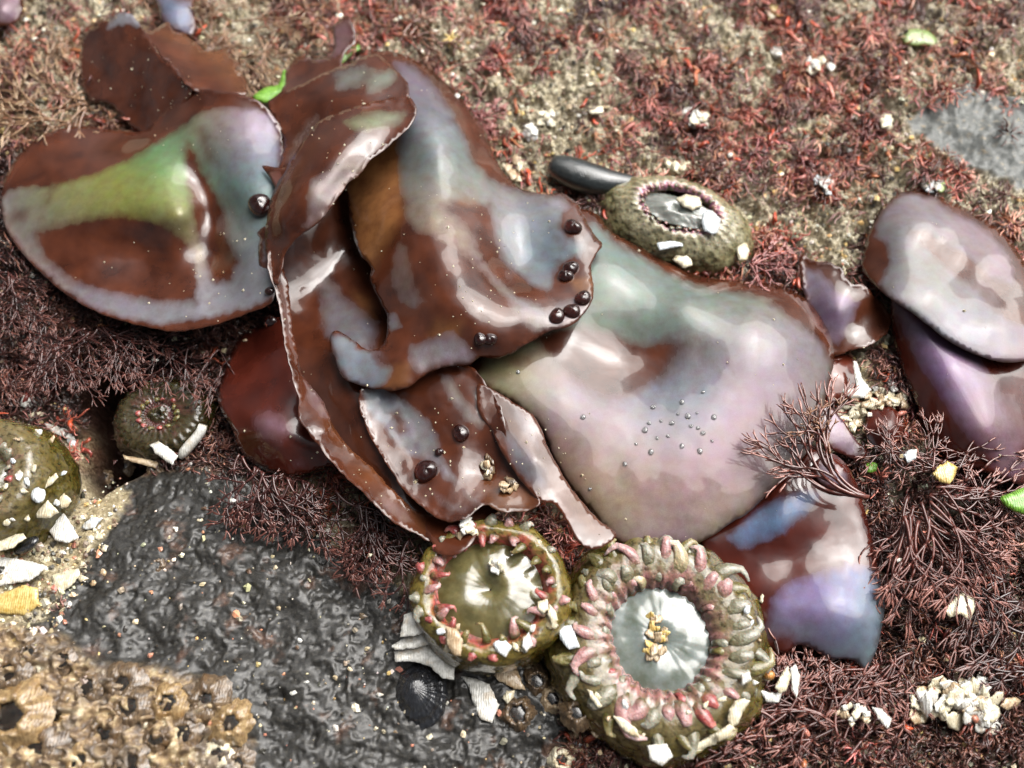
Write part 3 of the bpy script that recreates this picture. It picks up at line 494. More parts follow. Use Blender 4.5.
sheet('blade', [(900, 193), (888, 202), (879, 212), (871, 227), (865, 244), (861, 266), (870, 280), (888, 297), (911, 312), (929, 326), (949, 341), (972, 353), (996, 361), (1018, 362), (1045, 355), (1062, 330), (1050, 300), (1032, 275), (1014, 246), (996, 227), (973, 212), (950, 201), (935, 196), (916, 191)],
      [(900, 193, 16), (871, 227, 14), (861, 266, 10), (888, 297, 40), (929, 326, 44), (972, 353, 44), (1018, 362, 42), (1062, 330, 30), (1014, 246, 18), (973, 212, 16), (935, 196, 16), (900, 240, 34), (940, 245, 32), (930, 225, 36), (980, 280, 30), (960, 250, 36), (940, 290, 46), (1000, 320, 44), (1010, 280, 30)], wr,
      [([(905, 193), (935, 198), (950, 212), (972, 221), (992, 236), (1010, 258), (1018, 300), (1040, 330), (1040, 358), (1012, 362), (985, 358), (950, 342), (920, 320), (893, 300), (880, 285), (890, 262), (888, 245), (876, 235), (880, 214)], 4, .95),
       ([(911, 229), (929, 235), (952, 248), (973, 260), (990, 276), (1014, 288), (1040, 300), (1045, 330), (1016, 325), (996, 311), (979, 287), (958, 278), (935, 257), (917, 240)], 3.0, 0), ([(964, 275), (990, 280), (1005, 310), (990, 308)], 6, .45)],
      T((900, 205, (.50, .46, .46)), (925, 210, (.50, .46, .50)), (970, 235, (.54, .46, .49)), (1000, 265, (.54, .46, .50)), (895, 240, (.48, .47, .50)), (920, 270, (.47, .49, .44)), (945, 285, (.48, .49, .44)), (900, 290, (.46, .44, .50)), (950, 320, (.48, .46, .52)), (990, 335, (.44, .47, .48)), (1015, 350, (.58, .46, .50)), (970, 340, (.46, .46, .52))), seed=52, step=4, rough=.4, rim=(-2, 4), th=2.2, lump=(.3, 30))

# small brown blade between the big lobe and the right pair, and dark straps below it
wk = thing('seaweed', 'small brown triangular seaweed blade with notched edge, between the big lobe and the right pair', 'seaweed', 845, 320, -5)
sheet('blade', [(800, 256), (812, 260), (826, 262), (841, 268), (846, 277), (852, 284), (862, 284), (868, 289), (874, 296), (882, 303), (888, 312), (891, 322), (886, 334), (876, 342), (865, 347), (850, 350), (834, 355), (822, 335), (809, 318), (804, 296)],
      [(800, 256, 8), (841, 268, 20), (868, 289, 20), (891, 322, 10), (865, 347, 14), (834, 355, 4), (809, 318, 4), (840, 310, 22), (860, 320, 12)], wk, [([(804, 268), (820, 272), (838, 292), (858, 302), (850, 325), (838, 345), (826, 335), (812, 312), (806, 290)], 4, .85)],
      T((815, 280, (.46, .44, .48)), (835, 315, (.52, .44, .58)), (840, 340, (.46, .40, .42))), seed=61, step=3.5, rough=1.8, rim=(2, 3))
sheet('blade', [(830, 350), (842, 352), (856, 362), (858, 382), (850, 396), (836, 404), (826, 400), (828, 380)], [(830, 350, 0), (858, 370, -2), (830, 400, 0), (842, 378, 4)], wk, mat=M_WEED2, thin=[([(830, 350), (858, 362), (850, 396), (828, 400)], 5, .5)], seed=62, step=3.5)
sheet('blade', [(822, 404), (832, 408), (845, 424), (858, 442), (868, 452), (860, 460), (846, 456), (834, 450), (822, 440)], [(822, 404, 14), (845, 424, 12), (868, 452, 8), (846, 456, 8), (822, 440, 14), (840, 438, 14)], wk, [([(826, 408), (836, 414), (858, 446), (856, 456), (836, 446), (824, 430)], 3, .85)], T((840, 435, (.56, .48, .54))), mat=M_WEED2, seed=63, step=3.5)
sheet('blade', [(824, 456), (838, 462), (850, 474), (858, 488), (848, 494), (832, 490), (818, 480), (812, 466)], [(824, 456, 28), (858, 488, 20), (832, 490, 28), (815, 468, 30), (838, 476, 34)], wk, [([(824, 460), (846, 476), (852, 490), (826, 484), (816, 470)], 3, .9)], T((835, 476, (.56, .50, .56))), mat=M_WEED2, seed=64, step=3.5, rough=.4)
sheet('blade', [(866, 418), (872, 408), (884, 405), (896, 410), (902, 422), (906, 440), (900, 452), (888, 456), (874, 448), (866, 434)], [(866, 418, -4), (884, 405, -4), (906, 440, -6), (874, 448, -4), (886, 430, 8)], wk, [([(862, 432), (869, 434), (880, 452), (874, 452)], 2, .8)], T((870, 445, WHT)), mat=M_WEED2, seed=65, step=3.5)

# scraps at the top left
s1 = sheet('seaweed', [(155, -14), (158, 8), (163, 24), (178, 32), (190, 36), (196, 26), (194, 8), (192, -14)], [(155, -10, 8), (178, 32, 16), (195, 10, 14), (172, 5, 22)], None, [([(156, -5), (164, 18), (180, 30), (192, 32), (190, 4), (170, -2)], 4, .9)], T((175, 15, (.50, .54, .66))), seed=71, step=4)
tag(s1, 'narrow bluish glossy seaweed scrap cut off by the top edge, behind the frilled blade', 'seaweed')
s2 = sheet('seaweed', [(-20, -12), (18, -12), (23, 2), (23, 14), (14, 24), (4, 26), (-20, 27)], [(-20, 0, 14), (20, 0, 10), (10, 24, 8), (2, 8, 22)], None, [([(-20, -10), (18, -8), (20, 14), (8, 22), (-20, 22)], 3, .9)], T((5, 10, (.56, .46, .50))), seed=72, step=4)
tag(s2, 'pale pink glossy seaweed scrap in the top left corner', 'seaweed')

# ------------------------------------------------------------------ anemones
def anem_mat(name, lo, mid, hi, ring, rough=.2):
    s = N(name); t = s.attr('t'); n1 = s.noise(700, 4, .6); n2 = s.noise(220, 3, .55)
    c = s.ramp(s.math('ADD', t, s.math('MULTIPLY', s.math('SUBTRACT', n2, .5), .5)), [(.0, lo), (.45, mid), (.72, hi), (.9, ring), (1, mid)])
    c = s.mix(s.mr(n1, .52, .66, 0, .35), c, tuple(min(1, q*2+.02) for q in mid)); c = s.mix(s.mr(n1, .36, .48, .7, 0), c, tuple(q*.35 for q in lo))
    b = s.bump(n2, .6, .0022); b = s.bump(n1, .08, .0006, b)
    return s.set(Base_Color=c, Roughness=rough, Normal=b, Coat_Weight=1, Coat_Roughness=.02, Coat_IOR=1.45, Specular_IOR_Level=.15, Subsurface_Weight=.25, Subsurface_Scale=.002)
def wet_mat(name, a, b_, rough=.2, scale=600, bump=.3, sss=.2, coat=1., c3=None):
    s = N(name); n1 = s.noise(scale, 4, .6); c = s.mix(s.mr(n1, .35, .65), a, b_)
    if c3: c = s.mix(s.mr(s.noise(scale*3, 3, .6), .55, .68), c, c3)
    b = s.bump(s.noise(scale*1.3, 4, .6), bump, .0006)
    return s.set(Base_Color=c, Roughness=rough, Normal=b, Coat_Weight=coat, Coat_Roughness=.04, Subsurface_Weight=sss, Subsurface_Scale=.0015)
def tent_mat(name, root, mid, tip):
    s = N(name); n1 = s.noise(900, 3, .6)
    c = s.ramp(s.math('ADD', s.attr('t'), s.math('MULTIPLY', s.math('SUBTRACT', n1, .5), .5)), [(0, root), (.45, mid), (.9, tip)])
    b = s.bump(s.noise(420, 3, .55), .7, .0020)
    return s.set(Base_Color=c, Roughness=.3, IOR=1.5, Normal=b, Specular_IOR_Level=.15, Coat_Weight=1, Coat_Roughness=.02, Coat_IOR=1.42, Subsurface_Weight=.3, Subsurface_Scale=.002)
RT = (.10, .085, .035)
TENT = {'grey': tent_mat('pale_grey_tentacle', RT, (.18, .17, .12), (.30, .29, .25)), 'pink': tent_mat('pink_tentacle', RT, (.32, .16, .155), (.46, .33, .31)),
        'red': tent_mat('crimson_tentacle', RT, (.26, .05, .05), (.40, .16, .13)), 'olive': tent_mat('olive_tentacle', (.06, .05, .012), (.13, .11, .035), (.24, .20, .10)),
        'cream': tent_mat('cream_tentacle', RT, (.40, .33, .20), (.62, .54, .44))}
def revolve(cx, cy, h0, rx, ry, rot, prof, nu=120, lump=.04, seed=0, bumps=0., tilt=(0, 0)):
    """rings of a soft round body; returns verts, quads, t, frame function"""
    base = at(cx, cy, h0); cr_, sr_ = math.cos(rot), math.sin(rot)
    prof = np.array(prof, float); ts = np.linspace(0, 1, len(prof)); tt = np.linspace(0, 1, 46)
    pr = np.interp(tt, ts, prof[:, 0]); pz = np.interp(tt, ts, prof[:, 1])
    k = np.array([.25, .5, .25]); pr[1:-1] = np.convolve(pr, k, 'valid'); pz[1:-1] = np.convolve(pz, k, 'valid')
    u = np.linspace(0, 2*math.pi, nu, endpoint=False)
    TT, UU = np.meshgrid(np.arange(46), u, indexing='ij')
    r = pr[TT]; z = pz[TT]
    du = np.cos(UU)*1.0; dv = np.sin(UU)
    ln = fbm(du*1.7+seed, dv*1.7+TT*.05, seed, 3)
    r = r*(1+lump*ln)
    if bumps:
        wgt = np.clip((46-TT)/46*1.6, 0, 1)
        d1, _, _ = worley(UU*nu/2/math.pi/4.2, TT/2.6, seed); r = r+bumps*(np.exp(-(d1/.38)**2)-.3)*wgt
        r = r+bumps*.8*np.cos(UU*nu/5)*np.exp(-((TT-34)/9.)**2)
    lx = r*np.cos(UU)*rx; ly = r*np.sin(UU)*ry
    def fr(lx, ly, z):
        X = lx*cr_-ly*sr_; Y = lx*sr_+ly*cr_
        return base+np.stack([X+tilt[0]*z, Y+tilt[1]*z, z], -1)*U
    V = fr(lx, ly, z).reshape(-1, 3)
    i = np.arange(46*nu).reshape(46, nu); a = i[:-1]; b = i[1:]
    Fq = np.stack([a, np.roll(a, -1, 1), np.roll(b, -1, 1), b], -1).reshape(-1, 4)
    return V, Fq, (TT/45).ravel(), fr
def tube(pts, rad, sides=8, flat=1.):
    pts = np.array(pts, float); n = len(pts); tg = np.gradient(pts, axis=0); tg /= np.linalg.norm(tg, axis=1, keepdims=True)+1e-12
    up_ = np.array([0.13, .21, 1.]); a = np.cross(tg, up_); a /= np.linalg.norm(a, axis=1, keepdims=True)+1e-12; b = np.cross(a, tg)
    th = np.linspace(0, 2*math.pi, sides, endpoint=False); rad = np.broadcast_to(rad, (n,))
    V = pts[:, None]+rad[:, None, None]*(a[:, None]*np.cos(th)[None, :, None]+flat*b[:, None]*np.sin(th)[None, :, None])
    i = np.arange(n*sides).reshape(n, sides)
    Fq = np.stack([i[:-1], np.roll(i[:-1], -1, 1), np.roll(i[1:], -1, 1), i[1:]], -1).reshape(-1, 4)
    V = np.vstack([V.reshape(-1, 3), pts[:1], pts[-1:]]); m = n*sides
    cap = [(i[0, (k+1) % sides], i[0, k], m, m) for k in range(sides)]+[(i[-1, k], i[-1, (k+1) % sides], m+1, m+1) for k in range(sides)]
    return V, Fq, cap
def anemone(label, cx, cy, h0, rx, ry, Hh, rot, mat, discmat, rings, seed, disc_r=.5, disc_z=.72, bumps=.02, lump=.05, squash=1., tilt=(0, 0), shoulder=None):
    e = thing('sea_anemone', label, 'sea anemone', cx, cy, h0)
    dr = disc_r
    prof = shoulder or [(.84, -.15), (.94, 0), (1.0, .12), (1.03, .28), (1.02, .45), (.98, .6), (.93, .75), (.87, .88), (.79, .97), (.70, 1.0), (dr+.10, .97), (dr+.04, .9), (dr, disc_z+.02), (dr-.02, disc_z-.03)]
    prof = [(a, b*Hh) for a, b in prof]
    V, Fq, t, fr = revolve(cx, cy, h0, rx, ry, rot, prof, 150, lump, seed, bumps, tilt)
    make_mesh('column', V, Fq, mat, e, {'t': t})
    nu, nr = 72, 16; u = np.linspace(0, 2*math.pi, nu, endpoint=False); rr = np.linspace(1, 0.02, nr)
    RR, UU = np.meshgrid(rr, u, indexing='ij')
    sq = squash
    z = (disc_z+.10*(1-RR**2)-.10*np.exp(-(RR/.22)**2))*Hh+.25*np.cos(UU*24)*RR+2.0*fbm(RR*1.6*np.cos(UU), RR*1.6*np.sin(UU), seed, 2)
    V = fr(RR*np.cos(UU)*(dr+.03)*rx*(1+.06*np.cos(3*UU+seed)), RR*np.sin(UU)*(dr+.03)*ry*sq*(1+.05*np.cos(2*UU+seed)), z).reshape(-1, 3)
    i = np.arange(nr*nu).reshape(nr, nu); Fd = np.stack([i[:-1], np.roll(i[:-1], -1, 1), np.roll(i[1:], -1, 1), i[1:]], -1).reshape(-1, 4)
    make_mesh('oral_disc', V, Fd, discmat, e, {'t': RR.ravel()})
    r_ = random.Random(seed)
    for (n, r0, z0, l, wd, kinds, out, lift) in rings:
        off = r_.random()
        for k in range(n):
            a0 = 2*math.pi*(k+off+r_.uniform(-.25, .25))/n; L = l*r_.uniform(.5, 1.4); r00 = r0*r_.uniform(.92, 1.08); bend = r_.uniform(-.8, .8)
            P = []
            for q in np.linspace(0, 1, 8):
                rad = r00+out*L*(q if q < .75 else .75-(q-.75)*.3); aa = a0+bend*L*q*q/r00*.8
                P.append(fr(rad*math.cos(aa)*rx, rad*math.sin(aa)*ry, (z0+lift*math.sin(q*2.6))*Hh))
            w_ = wd*rx*U*r_.uniform(.8, 1.25)*np.array([1.5, 1.45, 1.3, 1.1, .88, .66, .44, .2])
            Vt, Ft, cap = tube(P, w_, 8, .5)
            kd = kinds(a0) if callable(kinds) else kinds
            F_ = Ft.tolist()+[tuple(int(v) for v in dict.fromkeys(c)) for c in cap]
            make_mesh('tentacle', Vt, F_, TENT[r_.choice(kd)], e, {'t': np.r_[np.repeat(np.linspace(0, 1, 8), 8), 0, 1]})
    return e, fr
M_A1 = anem_mat('olive_anemone_skin', (.032, .026, .005), (.085, .065, .013), (.14, .11, .06), (.30, .13, .13))
M_A2 = anem_mat('amber_anemone_skin', (.040, .028, .004), (.115, .080, .012), (.14, .11, .03), (.38, .06, .06))
M_A3 = anem_mat('sand_green_anemone_skin', (.06, .05, .014), (.17, .15, .075), (.32, .29, .20), (.50, .20, .32), .3)
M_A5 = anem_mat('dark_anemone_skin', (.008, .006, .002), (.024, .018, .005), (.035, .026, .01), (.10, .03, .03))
M_D1 = wet_mat('blue_grey_oral_disc', (.09, .105, .08), (.17, .195, .185), .25, 230, .06)  # disc colour includes a painted blue-grey sky reflection
M_D2 = wet_mat('olive_oral_disc', (.07, .06, .02), (.14, .12, .05), .25, 260, .18)
M_D3 = wet_mat('slate_oral_disc', (.13, .14, .12), (.20, .21, .19), .35, 500, .3)
def k1(a):
    d = math.degrees(a) % 360
    if 20 < d < 110: return ['pink', 'grey', 'pink', 'cream']
    if 110 <= d < 200: return ['grey', 'grey', 'pink', 'cream']
    if 200 <= d < 330: return ['red', 'grey', 'pink', 'grey']
    return ['olive', 'grey', 'red']
Q1, FR1 = anemone('large round olive anemone with a blue-grey centre plugged with sand and ringed with pink tentacles', 652, 646, -22, 95, 98, 62, .1, M_A1, M_D1,
        [(24, .52, .80, .20, .052, k1, .3, .14), (30, .60, .90, .28, .056, k1, 1, .09), (34, .74, .88, .26, .052, ['grey', 'olive', 'olive', 'olive', 'grey'], 1, .03)], 5, disc_r=.44, disc_z=.74, bumps=.03)
Q2, FR2 = anemone('amber-brown anemone with a crimson rim, tucked under the seaweed tip left of the largest anemone', 492, 604, -22, 73, 66, 76, 0, M_A2, M_D2,
        [(22, .74, .96, .24, .042, ['red', 'pink', 'red', 'olive'], -.9, .05), (26, .78, .93, .18, .055, lambda a: ['cream', 'pink', 'grey'] if (math.degrees(a)+60) % 360 < 150 else ['grey', 'red'], .8, .05)], 8, disc_r=.62, disc_z=.84, bumps=.008,
        shoulder=[(.90, -.15), (.97, 0), (1.0, .15), (1.0, .3), (1.0, .45), (.99, .6), (.97, .75), (.94, .88), (.88, .96), (.80, 1.0), (.72, .98), (.67, .93), (.63, .86), (.6, .82)])
Q3, FR3 = anemone('flat oval anemone with a mauve ring and shells stuck on it, above the silvery lobe', 672, 234, -16, 87, 57, 50, R(-24), M_A3, M_D3,
        [(34, .46, .97, .12, .022, ['pink', 'grey'], .5, .04)], 12, disc_r=.44, disc_z=.86, bumps=.035, lump=.05, squash=.72,
        shoulder=[(.84, -.15), (.95, 0), (1.0, .12), (1.02, .26), (1.0, .42), (.95, .57), (.87, .70), (.77, .81), (.66, .90), (.60, .96), (.54, .97), (.49, .94), (.46, .89), (.44, .84)])
Q4, FR4 = anemone('olive anemone half cut off by the left edge, dotted with shell bits', 12, 500, -6, 68, 66, 74, .4, M_A1, M_D2,
        [(22, .5, .92, .16, .05, ['red', 'olive', 'grey'], .6, .08)], 17, disc_r=.4, disc_z=.8, bumps=.012)
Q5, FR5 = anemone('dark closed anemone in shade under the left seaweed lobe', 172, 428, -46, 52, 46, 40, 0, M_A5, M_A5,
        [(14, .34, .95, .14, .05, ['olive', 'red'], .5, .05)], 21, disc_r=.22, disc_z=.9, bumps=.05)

# ------------------------------------------------------------------ branching seaweed tufts
def weed_tube_mat(name, a, b_, tip):
    s = N(name); v = s.attr('v'); c = s.mix(v, a, b_); c = s.mix(s.attr('tip'), c, tip)
    return s.set(Base_Color=c, Roughness=.4, Coat_Weight=.8, Coat_Roughness=.2)
M_T = {'wine': weed_tube_mat('wine_branching_weed', (.026, .006, .005), (.070, .017, .012), (.17, .062, .046)),
       'plum': weed_tube_mat('plum_branching_weed', (.055, .014, .010), (.15, .042, .030), (.30, .115, .085)),
       'rust': weed_tube_mat('rusty_branching_weed', (.11, .035, .018), (.20, .075, .035), (.30, .15, .08)),
       'pink': weed_tube_mat('pink_branching_weed', (.22, .055, .05), (.34, .10, .09), (.45, .19, .16)),
       'straw': weed_tube_mat('straw_branching_weed', (.16, .075, .04), (.30, .18, .10), (.42, .30, .18))}
def frond_lines(x, y, ang, L, rad, depth, spread, r_, droop=0.):
    out = []
    def rec(x, y, a, L, rad, d, hh):
        n = 6; P = []; a1 = a+r_.uniform(-.2, .2); c = r_.uniform(-1.0, 1.0)
        for q in range(n):
            P.append((x, y, hh+q*droop)); a2 = a1+c*q/n
            x += math.cos(a2)*L/(n-1); y -= math.sin(a2)*L/(n-1)
        hh = P[-1][2]
        rr = np.linspace(rad, rad*.8, n) if d else np.array([rad, rad*1.05, rad*1.1, rad*1.1, rad*.95, rad*.4])
        out.append((P, rr, 0 if d else 1)); x, y, _ = P[-1]
        if d:
            k = 2 if r_.random() < .75 else 3
            for j in range(k):
                rec(x, y, a2+spread*((j-(k-1)/2)+r_.uniform(-.3, .3)), L*r_.uniform(.6, .92), rad*.80, d-1, hh+r_.uniform(-1.5, 2.5))
    rec(x, y, ang, L, rad*1.2, depth, 0); return out
def frond_mesh(name, lines, h, mat, parent, seed):
    r_ = random.Random(seed); VV, FF, vv, tp, o = [], [], [], [], 0
    for P, rr, last in lines:
        P = np.array(P); pts = at(P[:, 0], P[:, 1], h+P[:, 2]); V, Fq, cap = tube(pts, rr*U, 5)
        VV.append(V); FF += [tuple(int(q)+o for q in f) for f in Fq]+[tuple(int(q)+o for q in dict.fromkeys(c)) for c in cap if 1]
        val = r_.random(); vv.append(np.full(len(V), val)); tp.append(np.full(len(V), last*r_.uniform(.2, 1))); o += len(V)
    return make_mesh(name, np.vstack(VV), FF, mat, parent, {'v': np.concatenate(vv), 'tip': np.concatenate(tp)})
def tuft(label, x, y, a0, a1, n, L, rad, depth, spread, h, mat, seed, rootw=6, droop=0, hvar=10, group=None, rootlist=None):
    e = thing('red_seaweed_tuft', label, 'seaweed', x, y, h, group); r_ = random.Random(seed)
    for k in range(n):
        a = R(a0+(a1-a0)*(k+.5)/n+r_.uniform(-8, 8))
        if rootlist: i = r_.random()*(len(rootlist)-1.001); j = int(i); f_ = i-j; rx_ = rootlist[j][0]*(1-f_)+rootlist[j+1][0]*f_; ry_ = rootlist[j][1]*(1-f_)+rootlist[j+1][1]*f_
        else: rx_, ry_ = x+r_.uniform(-1, 1)*rootw, y+r_.uniform(-1, 1)*rootw
        ln = frond_lines(rx_, ry_, a, L*r_.uniform(.75, 1.2), rad, depth, spread, r_, droop)
        frond_mesh('frond', ln, h+r_.uniform(-hvar, hvar), M_T[mat], e, seed*50+k)
    return e
tuft('big branching plum seaweed fanning down beside the violet-sheened blade', 918, 508, 242, 318, 18, 32, 1.35, 4, .27, 24, 'plum', 101, 14, -.2)
tuft('plum seaweed spray spreading to the right edge below the oval pair', 940, 496, -50, 25, 11, 28, 1.3, 4, .34, 18, 'plum', 102, 12)
tuft('flat dark spray lying on the lower corner of the silvery lobe', 866, 496, 156, 170, 6, 44, 1.5, 4, .14, 46, 'plum', 103, 4, .2, 3)
tuft('small rusty tuft standing on the edge of the silvery lobe', 826, 452, 85, 130, 7, 17, 1.0, 3, .5, 48, 'rust', 104, 5, .3, 4)
tuft('dense dark red seaweed mat hanging below the long seaweed edge', 330, 480, 238, 305, 36, 22, 1.25, 4, .40, 24, 'wine', 105, rootlist=[(232, 448), (262, 472), (300, 480), (335, 490), (375, 512), (420, 545)], hvar=8, droop=-.3)
tuft('dark red seaweed tuft at the left edge in the shade', 60, 330, 180, 330, 26, 20, 1.0, 4, .45, 4, 'wine', 106, rootlist=[(5, 270), (40, 300), (80, 330), (110, 325), (40, 350)], hvar=8)
tuft('dark seaweed threads hanging under the lower rim of the left seaweed', 160, 345, 200, 340, 20, 20, .8, 3, .5, 0, 'wine', 107, rootlist=[(110, 335), (160, 345), (210, 345), (240, 360)], hvar=6)
tuft('wine red brush of seaweed at the bottom edge, right of the largest anemone', 760, 730, 20, 200, 44, 24, 1.1, 3, .45, 6, 'plum', 108, rootlist=[(690, 770), (730, 745), (770, 725), (800, 700), (830, 720), (850, 760)], hvar=8)
tuft('wine seaweed tuft spreading below the violet blade tip', 850, 680, 190, 330, 18, 22, 1.0, 3, .45, 6, 'plum', 109, rootlist=[(800, 665), (850, 675), (890, 660), (920, 650)], hvar=6)
tuft('dark red seaweed at the right edge above the shell heap', 1000, 590, 150, 290, 26, 30, 1.1, 3, .42, 4, 'wine', 110, rootlist=[(950, 540), (990, 560), (1020, 600), (1040, 650), (1030, 700)], hvar=8)
tuft('straw brown seaweed tangle beside the top of the frilled blade', 60, 130, 130, 250, 22, 24, 1.2, 3, .5, 10, 'straw', 111, rootlist=[(20, 90), (50, 120), (90, 125), (80, 80)], hvar=6)
tuft('brownish pink seaweed tangle between the frilled blade and the green scrap', 230, 40, 150, 400, 30, 20, 1.0, 3, .5, 8, 'straw', 112, rootlist=[(190, 20), (230, 20), (270, 40), (250, 70), (215, 40)], hvar=6)
tuft('pink feathery tuft at the right end of the oval anemone', 752, 262, -70, 60, 8, 14, .9, 3, .35, 10, 'pink', 113, 4)
tuft('reddish seaweed curl at the crest of the tall fold', 440, 40, -60, 120, 12, 16, 1.3, 2, .5, 12, 'rust', 114, rootlist=[(400, 35), (430, 40), (460, 60), (470, 80)])
tuft('pink seaweed sprig right of the tall fold', 470, 110, -80, 60, 8, 14, 1.1, 3, .5, 6, 'pink', 115, 8)
tuft('plum seaweed tangle over the sandy gap at the right', 925, 470, 20, 170, 16, 18, .9, 3, .5, 18, 'plum', 116, rootlist=[(880, 465), (910, 470), (960, 470), (1000, 460)], hvar=6)

# ------------------------------------------------------------------ small things set on whatever surface lies there
bpy.context.view_layer.update(); DG = bpy.context.evaluated_depsgraph_get()
def hit(px, py):
    o = Vector(CAM); d = Vector(FWD+(px-512)/F*np.array([1., 0, 0])+(384-py)/F*UP).normalized()
    ok_, loc, nor, *_ = scene.ray_cast(DG, o, d); return loc[2]/U, nor
def shell_mat(name, a, b_, rough=.35, coat=.5):
    s = N(name); n1 = s.noise(900, 4, .6); wv = s.n('TexWave'); wv.inputs['Scale'].default_value = 500; wv.inputs['Distortion'].default_value = 6
    s.t.links.new(s.tc.outputs['Object'], wv.inputs['Vector'])
    c = s.mix(s.mr(n1, .35, .65), a, b_); c = s.mix(s.mr(wv.outputs['Fac'], .4, .9, 0, .10), c, tuple(q*.55 for q in b_)); c = s.mix(s.mr(s.noise(320, 4, .65), .52, .66, 0, .55), c, tuple(q*z for q, z in zip(b_, (.62, .46, .28))))
    b = s.bump(s.math('ADD', n1, wv.outputs['Fac']), .3, .0004)
    return s.set(Base_Color=c, Roughness=rough, Normal=b, Coat_Weight=coat, Coat_Roughness=.1)
MS = {'white': shell_mat('white_shell', (.46, .45, .40), (.74, .73, .69)), 'cream': shell_mat('cream_shell', (.48, .42, .28), (.70, .65, .50)), 'blue': shell_mat('bluish_shell', (.42, .46, .48), (.68, .72, .74)),
      'tan': shell_mat('tan_shell', (.30, .20, .11), (.54, .43, .29)), 'yellow': shell_mat('yellow_shell', (.44, .28, .06), (.68, .54, .22)), 'black': shell_mat('black_shell', (.006, .006, .008), (.022, .024, .028), .15, 1),
      'slate': shell_mat('dark_slate_pebble', (.012, .016, .017), (.030, .036, .036), .28, .8), 'green': shell_mat('green_sea_lettuce', (.10, .26, .02), (.20, .42, .05)), 'dullgreen': shell_mat('dull_green_sea_lettuce', (.16, .24, .07), (.28, .36, .12)),
      'orange': shell_mat('orange_shell', (.42, .16, .03), (.58, .28, .08)), 'brown': shell_mat('brown_barnacle', (.045, .030, .020), (.17, .115, .065)), 'gold': shell_mat('golden_brown_crust', (.12, .07, .03), (.36, .25, .12)), 'mouth': wet_mat('dark_barnacle_mouth', (.006, .005, .004), (.030, .022, .016))}
def chip(label, poly, m, lift=2., dome=3., name='shell_fragment', cat='shell', group=None, h=None, slope=None, th=2., seed=None, dome_w=6., parent=None, sharp=True):
    P = np.array(poly, float); cx_, cy_ = P.mean(0)
    if h is None: h = sorted(hit(px_, py_)[0] for px_, py_ in [(cx_, cy_)]+[tuple(.6*np.array(p)+.4*P.mean(0)) for p in P[::2]])[-2]
    sx, sy = slope or (random.uniform(-.12, .12), random.uniform(-.12, .12))
    H_ = [(x_, y_, h+lift+sx*(x_-cx_)+sy*(y_-cy_)) for x_, y_ in P]+[(cx_, cy_, h+lift)]
    o = sheet(name, poly, H_, parent, mat=MS[m] if isinstance(m, str) else m, th=th, step=2.6, rough=1.1 if sharp else .5, dome=dome*(.45 if sharp else 1), dome_w=dome_w, lump=(.5, 6), seed=seed or random.randrange(999), fine_out=1.8, sharp=sharp, relax=14 if dome > 5 else 2)
    if label: tag(o, label, cat, group)
    return o
def blobpoly(cx_, cy_, rx_, ry_, n=8, jag=.25, rot=0):
    out = []
    for k in range(n):
        a = 2*math.pi*k/n+random.uniform(-.2, .2); q = 1+random.uniform(-jag, jag)
        x_, y_ = rx_*q*math.cos(a), ry_*q*math.sin(a); out.append((cx_+x_*math.cos(rot)-y_*math.sin(rot), cy_+x_*math.sin(rot)+y_*math.cos(rot)))
    return out
